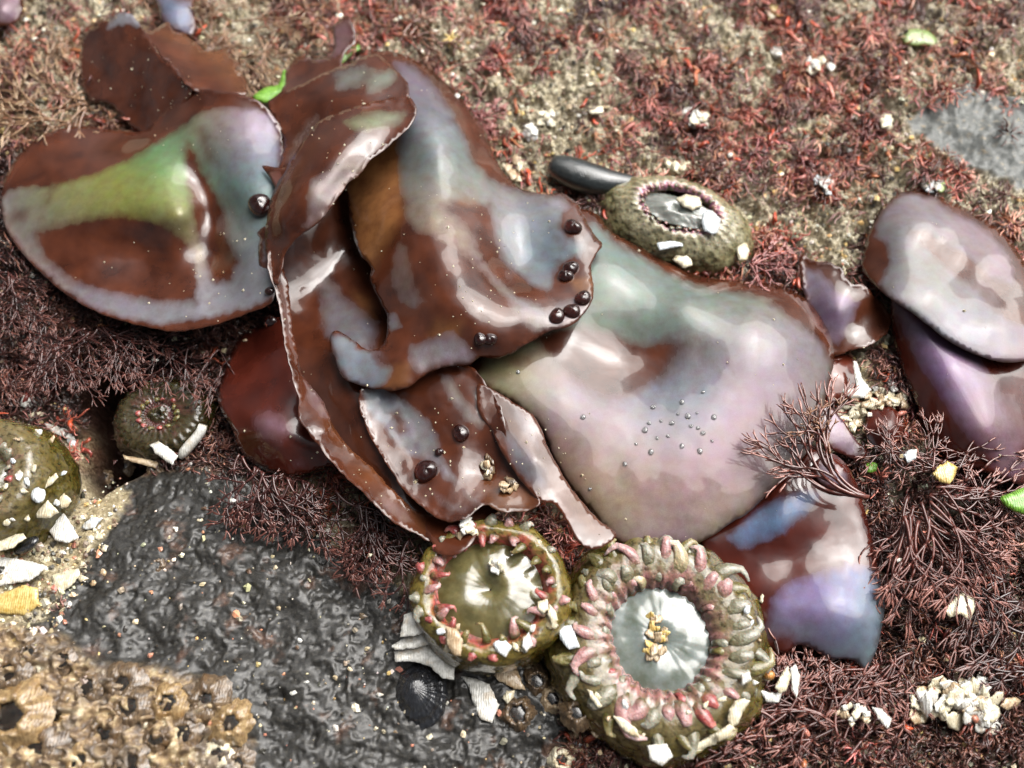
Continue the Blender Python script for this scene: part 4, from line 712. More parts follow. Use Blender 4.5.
chips = [
 ('white shell plate, uppermost of the stack left of the amber anemone', [(404, 615), (416, 610), (424, 622), (428, 632), (413, 636), (400, 637)], 'white', 14, 2),
 ('narrow white shell sliver across the middle of the stack left of the amber anemone', [(391, 646), (404, 638), (424, 633), (442, 631), (442, 640), (416, 648), (395, 650)], 'white', 20, 2),
 ('broad white shell plate, lowest of the stack left of the amber anemone', [(394, 652), (412, 648), (428, 643), (442, 649), (455, 666), (454, 680), (442, 678), (430, 667), (414, 661), (395, 662)], 'white', 14, 2),
 ('upright tan shell chip against the foot of the amber anemone', [(445, 626), (457, 629), (463, 640), (461, 656), (454, 656), (446, 645)], 'tan', 8, 4),
 ('long jagged white shell piece on the black rock below the amber anemone', [(461, 676), (474, 678), (489, 684), (494, 694), (499, 705), (492, 723), (480, 719), (473, 702), (469, 688)], 'white', 4, 2),
 ('tan wedge of shell below the amber anemone', [(488, 666), (507, 663), (518, 671), (525, 690), (515, 689), (498, 681)], 'tan', 6, 3),
 ('tiny cream shell bit under the tan wedge', [(502, 698), (506, 692), (515, 690), (514, 697), (507, 704)], 'cream', 4, 2),
 ('pearly shell flake on the side of the amber anemone', [(493, 643), (502, 638), (512, 646), (506, 657), (497, 652)], 'blue', 2, 1),
 ('upright cream flake on the right side of the amber anemone', [(523, 638), (529, 632), (533, 645), (526, 652), (522, 646)], 'white', 2, 2),
 ('yellowish shell bit between the two lower anemones, upper of a pair', [(537, 602), (547, 599), (549, 608), (543, 614), (538, 610)], 'cream', 4, 2),
 ('yellowish shell bit between the two lower anemones, lower of a pair', [(549, 603), (555, 610), (558, 620), (552, 624), (547, 614)], 'cream', 4, 2),
 ('white shell flake between the two lower anemones, below the yellow pair', [(556, 626), (571, 625), (576, 636), (580, 647), (569, 650), (561, 640)], 'blue', 4, 2),
 ('thin pale sliver on the left flank of the largest anemone', [(587, 689), (592, 691), (602, 706), (599, 708), (591, 699)], 'cream', 2, 1),
 ('long pale sliver low on the front of the largest anemone', [(613, 716), (621, 717), (637, 729), (639, 738), (630, 735), (620, 727)], 'cream', 2, 1),
 ('translucent white shell at the foot of the largest anemone', [(647, 746), (655, 744), (667, 744), (673, 757), (662, 766), (650, 760)], 'white', 6, 3),
 ('flat cream shell strip at the lower right foot of the largest anemone', [(687, 750), (700, 742), (714, 733), (722, 730), (716, 744), (697, 751)], 'cream', 6, 2),
 ('yellow shell block at the lower right foot of the largest anemone', [(714, 734), (729, 724), (735, 728), (730, 737), (718, 742)], 'cream', 8, 3),
 ('curved white shell leaning on the right foot of the largest anemone', [(729, 710), (735, 701), (745, 698), (750, 701), (743, 712), (738, 724), (731, 728), (728, 720)], 'cream', 10, 3),
 ('small bright white square chip right of the largest anemone', [(741, 675), (749, 672), (752, 680), (743, 685)], 'white', 6, 1),
 ('pale pointed shell right of the largest anemone', [(760, 690), (768, 692), (782, 693), (779, 703), (767, 702)], 'white', 8, 2),
 ('rounded orange shell bit right of the largest anemone', [(763, 673), (770, 670), (775, 674), (772, 680), (765, 679)], 'orange', 8, 4),
 ('winged white shell, left half, under the violet blade', [(775, 688), (780, 676), (788, 666), (791, 676), (787, 690), (780, 694)], 'cream', 10, 2),
 ('winged white shell, right half, under the violet blade', [(790, 668), (796, 664), (800, 676), (797, 698), (792, 690)], 'white', 10, 2),
 ('large white triangular shell on the sand right of the left anemone', [(48, 530), (55, 520), (63, 512), (72, 525), (79, 538), (67, 543), (55, 540)], 'white', 5, 2),
 ('small white leaf-shaped shell on the sand, farthest right of the left anemone', [(81, 527), (91, 517), (103, 518), (94, 528), (86, 530)], 'blue', 4, 2),
 ('cream shell plate at the right foot of the left anemone', [(34, 505), (47, 499), (59, 512), (50, 518), (36, 518)], 'cream', 4, 2),
 ('yellow-white shell chip on the shoulder of the left anemone foot', [(54, 503), (64, 493), (72, 501), (66, 508), (58, 508)], 'cream', 4, 2),
 ('pale slanting shell sliver on the left anemone', [(42, 484), (49, 478), (56, 473), (58, 477), (52, 484), (45, 488)], 'cream', 3, 1),
 ('round bluish shell disc stuck on the left anemone', blobpoly(38, 495, 8, 8, 9, .05), 'blue', 3, 3),
 ('narrow white shell blade at the left edge above the black mussel', [(-4, 540), (10, 535), (23, 533), (26, 538), (12, 548), (-4, 552)], 'cream', 5, 2),
 ('large wrinkled white shell at the left edge above the yellow one', [(-8, 556), (18, 559), (34, 562), (47, 566), (38, 575), (29, 581), (-8, 587)], 'white', 6, 3),
 ('yellow translucent shell at the left edge', [(-8, 597), (8, 591), (22, 585), (38, 588), (39, 605), (26, 616), (-8, 612)], 'yellow', 6, 4),
 ('cream shell with a white corner on the sand beside the large wrinkled one', [(51, 575), (66, 571), (79, 568), (80, 575), (70, 587), (60, 593), (53, 585)], 'cream', 5, 3),
 ('small black mussel shell below the left anemone', [(14, 550), (22, 541), (34, 536), (39, 540), (31, 550), (18, 555)], 'black', 6, 4, 'mussel_shell', 'mussel shell'),
 ('cream shell strip along the upper rim of the left anemone', [(44, 423), (56, 426), (70, 430), (76, 440), (68, 439), (57, 434), (47, 429)], 'white', 3, 1),
 ('bluish shell strip on the right rim of the left anemone', [(68, 434), (74, 436), (77, 446), (72, 449), (67, 442)], 'blue', 3, 1),
 ('thin white shell strip on top of the left anemone', [(25, 414), (34, 412), (44, 412), (42, 416), (31, 417)], 'cream', 3, 1),
 ('grey-white shell nub above the left anemone', [(20, 406), (22, 396), (29, 392), (36, 399), (37, 406), (28, 408)], 'white', 5, 4),
 ('ribbed white shell piece at the foot of the dark anemone', [(150, 445), (158, 441), (168, 447), (178, 456), (172, 465), (166, 461), (156, 454)], 'white', 6, 3),
 ('thin tan shell splinter at the foot of the dark anemone', [(123, 455), (135, 457), (150, 460), (160, 463), (155, 468), (140, 464), (125, 459)], 'tan', 6, 2),
 ('white stick-like shell splinter on the oval anemone', [(657, 243), (670, 241), (681, 240), (683, 246), (670, 248), (659, 250)], 'blue', 3, 1.5),
 ('broken white and amber shell on the lower rim of the oval anemone', [(673, 260), (678, 252), (684, 249), (690, 256), (693, 265), (684, 268), (678, 264)], 'cream', 3, 3),
 ('rounded yellow shell at the right end of the oval anemone', [(736, 250), (740, 243), (747, 243), (750, 251), (747, 260), (739, 261)], 'cream', 4, 4),
 ('pale yellow chip below the rounded yellow shell on the oval anemone', [(742, 264), (750, 262), (752, 274), (746, 279), (741, 272)], 'cream', 4, 2),
 ('white limpet-like ring shell in the mouth of the oval anemone', blobpoly(711, 222, 10, 13, 9, .05, -.4), 'blue', 3, 4),
 ('cream lump of shell in the mouth of the oval anemone', [(676, 199), (686, 194), (700, 197), (702, 206), (693, 210), (682, 206)], 'cream', 3, 4),
 ('pale shell nub on the upper left rim of the oval anemone', [(631, 173), (638, 168), (646, 170), (650, 176), (642, 178)], 'cream', 3, 3),
 ('orange and white shell chip in the red turf above the dark pebble', [(586, 110), (594, 106), (604, 106), (603, 113), (592, 114)], 'cream', 4, 2),
 ('bone-white forked shell in the gap right of the silvery lobe', [(853, 361), (857, 361), (862, 378), (871, 390), (865, 398), (852, 398), (842, 392), (844, 388), (856, 388)], 'white', 12, 3),
 ('thin white shell blade in the gap by the right seaweed pair', [(888, 375), (893, 380), (898, 390), (893, 393), (888, 386)], 'white', 8, 1),
 ('small blue-white shell below the dark straps at the right', [(903, 455), (909, 450), (917, 449), (916, 458), (908, 463)], 'blue', 8, 2),
 ('yellow-orange scrap hanging at the foot of the lower oval blade', [(932, 474), (938, 466), (948, 461), (958, 467), (955, 476), (950, 484), (940, 482)], 'yellow', 8, 2),
 ('white pitted shell under the branching seaweed at the right', [(944, 611), (952, 600), (962, 592), (975, 598), (974, 612), (970, 621), (960, 614), (950, 618)], 'cream', 8, 3),
 ('white elongated shell left of the shell heap', [(872, 707), (880, 708), (892, 719), (888, 729), (880, 722)], 'white', 8, 2),
 ('rounded green sea lettuce scrap at the top right', [(902, 36), (908, 30), (918, 29), (930, 32), (937, 40), (936, 47), (925, 46), (912, 46), (904, 43)], 'dullgreen', 5, 3, 'sea_lettuce', 'seaweed'),
 ('bright green sea lettuce tip between the frilled blade and the rolled flap', [(253, 98), (264, 88), (278, 84), (283, 70), (287, 73), (289, 84), (292, 88), (280, 95), (266, 103)], 'green', 6, 2, 'sea_lettuce', 'seaweed'),
 ('bright green sea lettuce tip by the top of the tall fold', [(336, 60), (342, 52), (350, 46), (358, 41), (361, 49), (352, 54), (346, 60), (338, 66)], 'green', 5, 2, 'sea_lettuce', 'seaweed'),
 ('bright green sea lettuce at the right edge', [(1000, 498), (1010, 493), (1022, 488), (1040, 492), (1040, 518), (1022, 514), (1008, 508)], 'green', 16, 3, 'sea_lettuce', 'seaweed'),
 ('tiny green sea lettuce shred in the plum seaweed', [(864, 466), (870, 462), (877, 464), (876, 471), (868, 472)], 'green', 14, 2, 'sea_lettuce', 'seaweed'),
]
for c_ in chips:
    nm, ct = (c_[5], c_[6]) if len(c_) > 5 else ('shell_fragment', 'shell')
    chip(c_[0], c_[1], c_[2], c_[3], c_[4], nm, ct, dome_w=c_[7] if len(c_) > 7 else 6., sharp=c_[2] not in ('slate', 'black', 'green', 'dullgreen', 'orange'))
for cxx, cyy, rx_, ry_, nn, lab, grp in [(34, 480, 36, 50, 18, 'small shell bit stuck to the left anemone', 'small shell bits on the left anemone'), (660, 716, 80, 22, 9, 'small shell bit stuck to the front of the largest anemone', 'small shell bits on the largest anemone'),
                                     (755, 640, 12, 50, 6, 'small shell bit stuck to the right side of the largest anemone', 'small shell bits right of the largest anemone'), (60, 550, 46, 36, 16, 'small shell chip lying on the sand by the left anemone', 'shell chips on the left sand'),
                                     (490, 640, 50, 14, 6, 'small shell bit stuck to the front of the amber anemone', 'small shell bits on the amber anemone')]:
    for k in range(nn):
        x_, y_ = cxx+random.uniform(-1, 1)*rx_, cyy+random.uniform(-1, 1)*ry_
        if x_ > 2: chip(lab, blobpoly(x_, y_, random.uniform(2.5, 6.5), random.uniform(1.8, 4), 6, .35, random.uniform(0, 3)), random.choice(['white', 'cream', 'cream', 'blue', 'tan']), 1.2, 1.5, group=grp)
def clump(label, cx_, cy_, rx_, ry_, n, kinds, size=5):
    h = hit(cx_, cy_)[0]; e = thing('shell_clump', label, 'shell clump', cx_, cy_, h)
    for k in range(n):
        a = random.uniform(0, 6.28); q = math.sqrt(random.random()); x_, y_ = cx_+rx_*q*math.cos(a), cy_+ry_*q*math.sin(a)
        chip(None, blobpoly(x_, y_, size*random.uniform(.8, 1.5), size*random.uniform(.6, 1.1), 5, .3, random.uniform(0, 3)), random.choice(kinds), parent=e, name='shell_piece',
             h=h+3+5*(1-q)+random.uniform(0, 2), lift=0, slope=(random.uniform(-.5, .5), random.uniform(-.5, .5)), dome=2)
for a_ in [('white clump of broken barnacle in the middle of the red turf above the oval anemone', 695, 118, 14, 10, 11, ['white', 'white', 'cream']), ('small white clump just right of the tall fold', 534, 132, 9, 7, 8, ['white', 'blue']),
           ('cream clump above the small white one, right of the tall fold', 549, 116, 13, 7, 7, ['cream', 'white']), ('yellowish clump of shell touching the tall fold above the holes', 512, 168, 9, 14, 8, ['cream', 'tan', 'cream']),
           ('pinkish white shell clump left of the oval pair', 822, 184, 10, 10, 8, ['white', 'blue', 'white']), ('cream shell clump along the turf near the top right', 818, 62, 16, 8, 9, ['cream', 'white']),
           ('white flat shell clump just left of the cream one near the top right', 779, 52, 8, 4, 4, ['white']), ('greenish white clump touching the top of the upper oval blade', 935, 186, 13, 7, 9, ['blue', 'dullgreen', 'white']),
           ('cream shell clump on the upper rim of the oval anemone', 677, 167, 8, 5, 6, ['cream']), ('yellow clump at the top edge', 777, 11, 9, 5, 6, ['yellow', 'cream']), ('small cream clump left of the grey rock patch', 886, 122, 6, 5, 5, ['cream']),
           ('white shell clump at the tip of the long seaweed edge', 466, 530, 9, 9, 9, ['white', 'cream', 'tan']), ('grains of white shell beside the centre of the amber anemone', 497, 566, 9, 6, 7, ['cream', 'white']),
           ('tan grain clump in a hole of the ruffled blade', 488, 468, 6, 9, 7, ['tan', 'cream', 'brown']), ('second tan grain clump, lower in the ruffled blade', 508, 485, 7, 6, 6, ['tan', 'brown']),
           ('sandy plug in the mouth of the largest anemone', 655, 636, 9, 24, 26, ['tan', 'cream', 'tan', 'yellow']),
           ('crumbly cream mass in the gap right of the silvery lobe', 848, 412, 14, 20, 26, ['cream', 'tan', 'cream']), ('crumbly cream strip under the forked white shell', 885, 400, 26, 8, 20, ['cream', 'tan']),
           ('pale shell crust along the bottom edge left of the shell heap', 852, 715, 18, 8, 12, ['white', 'tan', 'cream'])]:
    clump(*a_)
HEAP = [(903, 708), (920, 690), (941, 678), (960, 682), (976, 676), (1000, 692), (1018, 700), (1012, 722), (985, 734), (955, 732), (925, 724)]
hb = gz(960, 705)
for k in range(54):
    while True:
        x_, y_ = random.uniform(905, 1016), random.uniform(678, 734)
        if sdf(HEAP, np.array([x_]), np.array([y_]))[0] > 3: break
    q = sdf(HEAP, np.array([x_]), np.array([y_]))[0]
    chip('white or cream barnacle plate in the heap at the lower right', blobpoly(x_, y_, random.uniform(7, 13), random.uniform(5, 10), 6, .22, random.uniform(0, 3)), random.choice(['white', 'white', 'cream', 'cream', 'white', 'tan']), 0, 3.5,
         'barnacle_plate', 'shell', 'barnacle plates heaped at the lower right', h=hb+4+min(q, 16)*.9+random.uniform(0, 3), slope=(random.uniform(-.6, .6), random.uniform(-.6, .6)))
# fine pale chips strewn about
for k, (x_, y_) in enumerate([(760, 114), (457, 96), (700, 62), (862, 96), (955, 60), (640, 40), (590, 84), (520, 60), (900, 70), (980, 75), (730, 155), (800, 130), (850, 150), (616, 130), (600, 30), (245, 340), (154, 360), (70, 60), (40, 405), (232, 500), (200, 520), (370, 555), (300, 640), (307, 682), (293, 693), (429, 737), (380, 695), (760, 640), (1000, 730), (900, 560)]):
    chip('small pale shell crumb lying in the turf or on the rock', blobpoly(x_, y_, random.uniform(2, 4.2), random.uniform(1.5, 3), 6, .3), random.choice(['white', 'cream', 'white', 'tan']), 2, 1.5, group='pale shell crumbs strewn around')

# pebble, tube, star, snail, barnacles
q = np.linspace(0, 1, 26); cxp = 552+84*q; cyp = 164+22*np.sin(q*1.9)-4*q; r_p = 25*np.sin(np.clip(q*.90+.06, 0, 1)*math.pi)**.42*(1-.42*q)
V, Fq, cap = tube(at(cxp, cyp, gz(590, 165)+9), r_p*U, 28, .8)
tag(make_mesh('pebble', V, Fq.tolist()+[tuple(int(w_) for w_ in dict.fromkeys(c)) for c in cap], MS['slate']), 'dark smooth elongated pebble wedged behind the oval anemone', 'pebble')
P_ = np.array([(180, 458, 0), (184, 452, 2), (190, 445, 5), (197, 437, 8), (201, 431, 11), (203, 425, 14)], float); hh_ = hit(180, 462)[0]
V, Fq, cap = tube(at(P_[:, 0], P_[:, 1], hh_+6+P_[:, 2]), np.array([3.0, 5.2, 5.4, 5, 4.8, 4.2])*U, 10)
tag(make_mesh('worm_tube', V, Fq.tolist()+[tuple(int(q) for q in dict.fromkeys(c)) for c in cap], MS['white']), 'finger-like chalky white tube leaning on the dark anemone', 'worm tube')
e = thing('yellow_sprig', 'tiny yellow star-shaped sprig near the top of the tall fold', 'seaweed', 451, 39, 8)
for k in range(6):
    a = k*1.05+.3; L = random.uniform(8, 13); V, Fq, cap = tube(at(451+np.cos(a)*L*np.linspace(0, 1, 5), 39-np.sin(a)*L*np.linspace(0, 1, 5)*.8, 12+np.array([0, 3, 4, 4, 5.])), np.array([1.8, 2.2, 2, 1.4, .5])*U, 6)
    make_mesh('ray', V, Fq.tolist()+[tuple(int(q) for q in dict.fromkeys(c)) for c in cap], MS['yellow'], e)
h0 = hit(420, 694)[0]; nu, nr = 96, 24; u = np.linspace(0, 2*math.pi, nu, endpoint=False); rr = np.linspace(1, 0, nr)
RR, UU = np.meshgrid(rr, u, indexing='ij'); zz = 19*np.cos(RR*math.pi/2)**.9+.8*np.sin(RR*22+UU)*RR+.7*np.cos(UU*26)*RR
px0 = RR*(24+.6*np.cos(UU*13))*np.cos(UU)-3*(1-RR); py0 = RR*28*np.sin(UU)+5*(1-RR)
b0 = at(420, 696, h0-2); V = (b0+np.stack([px0, py0, zz], -1)*U).reshape(-1, 3); i = np.arange(nr*nu).reshape(nr, nu)
tag(make_mesh('turban_snail', V, np.stack([i[:-1], np.roll(i[:-1], -1, 1), np.roll(i[1:], -1, 1), i[1:]], -1).reshape(-1, 4), MS['black']), 'round black snail shell on the black rock below the white shell stack', 'snail')
def barnacle(label, x_, y_, r, m='brown', group=None, tall=.75, opening=.42):
    h = hit(x_, y_)[0]-3; e = thing('barnacle', label, 'barnacle', x_, y_, h, group); b = at(x_, y_, h); n = 48
    prof = [(1.12, 0), (1.0, .25), (.86, .55), (.70, .85), (.60, 1.0), (opening+.08, 1.0), (opening, .92), (opening-.02, .6)]
    u = np.linspace(0, 2*math.pi, n, endpoint=False); ph = random.uniform(0, 6); V = []
    for q, (pr, pz) in enumerate(prof):
        rr = pr*r*(1+.05*np.cos(u*6+ph)+.04*np.cos(u*17+ph)+random.uniform(-.03, .03)+.22*fbm(np.cos(u)*1.3+x_, np.sin(u)*1.3+y_+q*.2, 3, 3))
        V.append(np.stack([rr*np.cos(u), rr*np.sin(u), pz*r*tall*(1+.3*fbm(np.cos(u)*1.6+y_, np.sin(u)*1.6+x_, 7, 3))], -1))
    V = b+np.concatenate(V)*U; i = np.arange(len(prof)*n).reshape(-1, n)
    make_mesh('wall', V, np.stack([i[:-1], np.roll(i[:-1], -1, 1), np.roll(i[1:], -1, 1), i[1:]], -1).reshape(-1, 4), MS[m], e)
    V = [b+np.array([0, 0, r*tall*.72])*U]+[b+np.array([math.cos(a)*r*(opening+.05), math.sin(a)*r*(opening+.05), r*tall*.55])*U for a in u[::4]]
    k = len(V)-1; make_mesh('lid_plate', V, [(0, 1+j, 1+(j+1) % k) for j in range(k)], MS['mouth'], e)
barnacle('golden open barnacle in the cluster between the anemones', 553, 699, 13, 'tan')
barnacle('grey-brown barnacle left in the cluster below the tan wedge', 518, 714, 16)
barnacle('low brown barnacle between the golden one and the largest anemone', 577, 713, 13)
barnacle('worn barnacle at the top of the cluster between the anemones', 537, 682, 13)
barnacle('small pale barnacle in the cluster near the bottom edge', 578, 744, 11, 'tan')
barnacle('whitish barnacle at the bottom edge below the cluster', 561, 760, 11, 'cream')
for x_, y_, r, m in [(167, 704, 17, 'gold'), (203, 703, 17, 'brown'), (231, 724, 22, 'gold'), (117, 680, 15, 'brown'), (127, 705, 16, 'brown'), (88, 692, 16, 'brown'), (33, 656, 15, 'brown'), (62, 655, 14, 'brown'), (17, 674, 15, 'brown'), (20, 722, 22, 'gold'),
                     (102, 735, 20, 'brown'), (78, 762, 20, 'gold'), (185, 740, 18, 'brown'), (60, 715, 17, 'gold'), (155, 740, 17, 'brown'), (210, 755, 16, 'cream'), (40, 752, 18, 'brown'), (135, 765, 16, 'brown'), (240, 760, 15, 'brown')]:
    barnacle('worn brownish barnacle in the crust at the lower left corner', x_+random.uniform(-7, 7), y_+random.uniform(-6, 6), r*random.uniform(.55, 1.15), m, 'barnacles of the lower left crust', random.uniform(.25, .6), random.uniform(.3, .6))
for x_, y_, r in [(125, 468, 10), (155, 470, 8), (105, 478, 8), (158, 566, 8)]:
    barnacle('small dull barnacle at the upper border of the black rock', x_, y_, r, 'brown', 'dull barnacles along the black rock', .5, .4)

# water drops and bubbles
def drop_mat(name, c):
    s = N(name); return s.set(Base_Color=c, Roughness=.02, IOR=1.33, Transmission_Weight=.85, Coat_Weight=1, Coat_Roughness=.01)
M_DROP = drop_mat('dark_water_drop', (.10, .022, .016)); M_BUB = drop_mat('clear_water_drop', (.7, .7, .7))
def drop(label, x_, y_, r, mat, group=None):
    h, nor = hit(x_, y_+r*.25); c = at(x_, y_, h+r*.15); n, m = 22, 14; V = []
    for j in range(m+1):
        t_ = math.pi*j/m
        for k in range(n):
            a = 2*math.pi*k/n; V.append(c+np.array([math.sin(t_)*math.cos(a), math.sin(t_)*math.sin(a), math.cos(t_)*(.5 if r < 4 else .7)])*r*U*(1+.08*math.cos(2*a+x_)+.04*math.cos(3*a+y_)))
    i = np.arange((m+1)*n).reshape(m+1, n)
    Fq = np.stack([i[1:], np.roll(i[1:], -1, 1), np.roll(i[:-1], -1, 1), i[:-1]], -1).reshape(-1, 4)
    tag(make_mesh('water_drop', V, Fq, mat), label, 'water drop', group)
for a_ in [('largest dark water bead, on the right rim of the left seaweed lobe', 260, 205, 13), ('dark water bead at the upper right corner of the fold pool', 573, 227, 9), ('dark bead at the right edge of the fold pool, upper of a touching pair', 571, 268, 8),
           ('dark bead at the right edge of the fold pool, lower of a touching pair', 566, 276, 7.5), ('dark water bead nearest the torn right tip of the tall fold', 583, 298, 8), ('dark water bead in the middle of three on the fold edge', 572, 311, 8),
           ('dark water bead, leftmost of three on the fold edge', 557, 316, 8), ('right one of two small beads at the lower lip of the fold', 490, 339, 6.5), ('left one of two small beads at the lower lip of the fold', 480, 339, 6.5),
           ('big round dark bead on the ruffled inner blade', 426, 471, 11), ('medium dark bead above right of the big one on the ruffled blade', 461, 433, 8), ('tiny bead between the two dark beads on the ruffled blade', 439, 452, 4),
           ('oval dark bead hanging left of the long seaweed edge', 270, 321, 7), ('small bead above the oval one left of the long seaweed edge', 270, 291, 5)]:
    drop(*a_, M_DROP)
for x_, y_, r in [(653, 407, 2.6), (682, 402, 2.6), (688, 416, 3), (672, 423, 2.5), (645, 430, 3), (691, 426, 2), (703, 433, 2.4), (698, 428, 1.8), (714, 417, 2.8), (678, 414, 1.6), (583, 417, 2.6), (518, 372, 2.2), (625, 464, 2.2), (651, 452, 2.8), (682, 446, 2.4), (700, 451, 2.8), (657, 438, 1.8),
                  (636, 444, 1.6), (668, 436, 1.8), (703, 392, 1.8), (590, 489, 1.6), (649, 423, 2), (661, 421, 1.6), (712, 441, 1.6), (697, 413, 1.4)]:
    drop('tiny clear water droplet on the silvery lobe', x_, y_, r, M_BUB, 'tiny droplets on the silvery lobe')

# sand specks sprinkled on the blades
V, Fl, tt = [], [], []
for k in range(420):
    if k < 260: x_, y_ = random.choice([(180, 110), (215, 260), (400, 80), (430, 430), (460, 460), (480, 300), (330, 160), (350, 480), (500, 240), (520, 450), (120, 60)]); x_ += random.gauss(0, 28); y_ += random.gauss(0, 26)
    else: x_, y_ = random.uniform(10, 1010), random.uniform(90, 640)
    o_ = Vector(CAM); d_ = Vector(FWD+(x_-512)/F*np.array([1., 0, 0])+(384-y_)/F*UP).normalized(); r_h = scene.ray_cast(DG, o_, d_)
    if not r_h[0] or not r_h[4].name.startswith('blade'): continue
    r = random.uniform(.4, 1.0) if random.random() < .85 else random.uniform(1, 1.9)
    c = np.array(r_h[1])+np.array([0, 0, r*.3*U]); b_ = len(V)
    for q_ in [(1, 0, 0), (0, 1, 0), (-1, 0, 0), (0, -1, 0), (0, 0, .8), (0, 0, -1)]: V.append(c+np.array(q_)*r*U*random.uniform(.6, 1.3))
    Fl += [(b_+a, b_+b, b_+4) for a, b in ((0, 1), (1, 2), (2, 3), (3, 0))]+[(b_+b, b_+a, b_+5) for a, b in ((0, 1), (1, 2), (2, 3), (3, 0))]
tag(make_mesh('sand_specks', V, Fl, MS['cream'], smooth=False), 'pale sand specks sprinkled on the seaweed blades', 'sand', kind='stuff')
# ------------------------------------------------------------------ turf and shell sand nobody could count
def strands(name, px, py, L, ang, rad, cols, lift, label, cat, curl=1.2, sides=3, segs=5, rough=.35):
    n = len(px); k = np.linspace(0, 1, segs)[None]; c = rng.uniform(-curl, curl, n)[:, None]; c2 = rng.uniform(-curl, curl, n)[:, None]
    a = ang[:, None]+c*k+c2*np.sin(k*5)*.6; st = L[:, None]/(segs-1)
    X_ = px[:, None]+np.concatenate([np.zeros((n, 1)), np.cumsum(np.cos(a)[:, :-1]*st, 1)], 1); Y_ = py[:, None]-np.concatenate([np.zeros((n, 1)), np.cumsum(np.sin(a)[:, :-1]*st, 1)], 1)
    H_ = ground_at(px, py)[:, None]+lift[:, None]*np.sin(k*2.4)+.5
    P = at(X_, Y_, H_); tg = np.gradient(P, axis=1); tg /= np.linalg.norm(tg, axis=2, keepdims=True)+1e-12
    s_ = np.cross(tg, np.array([.1, .2, 1.])); s_ /= np.linalg.norm(s_, axis=2, keepdims=True)+1e-12; b_ = np.cross(s_, tg)
    th = np.linspace(0, 2*math.pi, sides, endpoint=False); rd = (rad[:, None]*np.array([1, 1, .95, .85, .5])[None])[:, :, None, None]*U
    V = P[:, :, None]+rd*(s_[:, :, None]*np.cos(th)[None, None, :, None]+b_[:, :, None]*np.sin(th)[None, None, :, None])
    i = np.arange(n*segs*sides).reshape(n, segs, sides)
    Fq = np.stack([i[:, :-1], np.roll(i[:, :-1], -1, 2), np.roll(i[:, 1:], -1, 2), i[:, 1:]], -1).reshape(-1, 4)
    cc_ = np.repeat(cols, segs*sides, 0)
    s = N(name+'_skin'); s.set(Base_Color=s.attr('tint', 'Color'), Roughness=rough, Coat_Weight=.4, Coat_Roughness=.15)
    return tag(make_mesh(name, V.reshape(-1, 3), Fq, s.m, None, None, {'tint': cc_}), label, cat, kind='stuff')
def pal(cs, n, var=.25):
    cs = np.array(cs); c = cs[rng.integers(0, len(cs), n)]; return np.clip(c*(1+rng.uniform(-var, var, (n, 1)))*(1+rng.uniform(-.08, .08, (n, 3))), 0, 1)
def region(x, y):
    zr_ = soft(ZR, x, y, 10); zc_ = soft(ZC, x, y, 10); zs_ = soft(ZS, x, y, 6); zg_ = np.maximum(soft(ZG, x, y, 5), soft(ZG2, x, y, 10)); zd_ = soft(ZD, x, y, 20); zb_ = soft(ZB, x, y, 20)
    return zr_, zc_, zs_, zg_, zd_, zb_
n = 42000; x = rng.uniform(-40, 1064, n); y = rng.uniform(-30, 798, n); zr_, zc_, zs_, zg_, zd_, zb_ = region(x, y)
patch = fbm(x/75, y/60, 301, 3); p2_ = fbm(x/22, y/22, 311, 2)
red = ss(.5+1.3*patch+.35*np.exp(-((x-700)/110.)**2)-.9*np.exp(-((x-545)/70.)**2-((y-110)/90.)**2)-.5*np.exp(-((x-900)/70.)**2-((y-230)/80.)**2)+.6*p2_)
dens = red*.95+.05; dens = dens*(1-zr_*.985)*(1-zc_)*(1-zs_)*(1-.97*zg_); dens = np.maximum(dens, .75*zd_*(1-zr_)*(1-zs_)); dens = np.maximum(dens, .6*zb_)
k = rng.random(n) < dens; x, y, zd_, zb_, p2_, patch = x[k], y[k], zd_[k], zb_[k], p2_[k], patch[k]; n = len(x)
nc = 4200; cx_ = rng.uniform(-40, 1064, nc*3); cy_ = rng.uniform(-30, 798, nc*3); cz = region(cx_, cy_)
pt = fbm(cx_/75, cy_/60, 301, 3); rd_ = ss(.62+1.5*pt+.35*np.exp(-((cx_-700)/120.)**2)-.9*np.exp(-((cx_-545)/70.)**2-((cy_-110)/90.)**2)-.5*np.exp(-((cx_-900)/70.)**2-((cy_-230)/80.)**2)+.7*fbm(cx_/22, cy_/22, 311, 2))
dc = (rd_*.95+.03)*(1-cz[0]*.99)*(1-cz[1])*(1-cz[2])*(1-.98*cz[3]); dc = np.maximum(dc, .75*cz[4]*(1-cz[0])*(1-cz[2])); dc = np.maximum(dc, .6*cz[5])
dc = dc*(cz[0] < .5)*(1-soft(HOLE, cx_, cy_, 10)); k = rng.random(nc*3) < dc; cx_, cy_, cd, cb = cx_[k], cy_[k], cz[4][k], cz[5][k]; nc = len(cx_)
hp = fbm(cx_/34, cy_/34, 321, 2)
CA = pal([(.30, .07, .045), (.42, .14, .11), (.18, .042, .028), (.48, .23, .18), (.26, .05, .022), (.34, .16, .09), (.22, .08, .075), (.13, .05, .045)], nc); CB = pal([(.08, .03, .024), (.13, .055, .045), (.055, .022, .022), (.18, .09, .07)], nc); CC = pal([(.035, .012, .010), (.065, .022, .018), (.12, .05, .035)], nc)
cc0 = np.where((hp > -.12)[:, None], CA, CB); cc0 = np.where(((cx_ < 320) & (cy_ < 200) & (rng.random(nc) < .55))[:, None], pal([(.26, .14, .08), (.36, .24, .14), (.14, .06, .04)], nc)*.8, cc0)
cc0 = np.where((rng.random(nc) < np.maximum(cd, cb*.9))[:, None], CC, cc0)
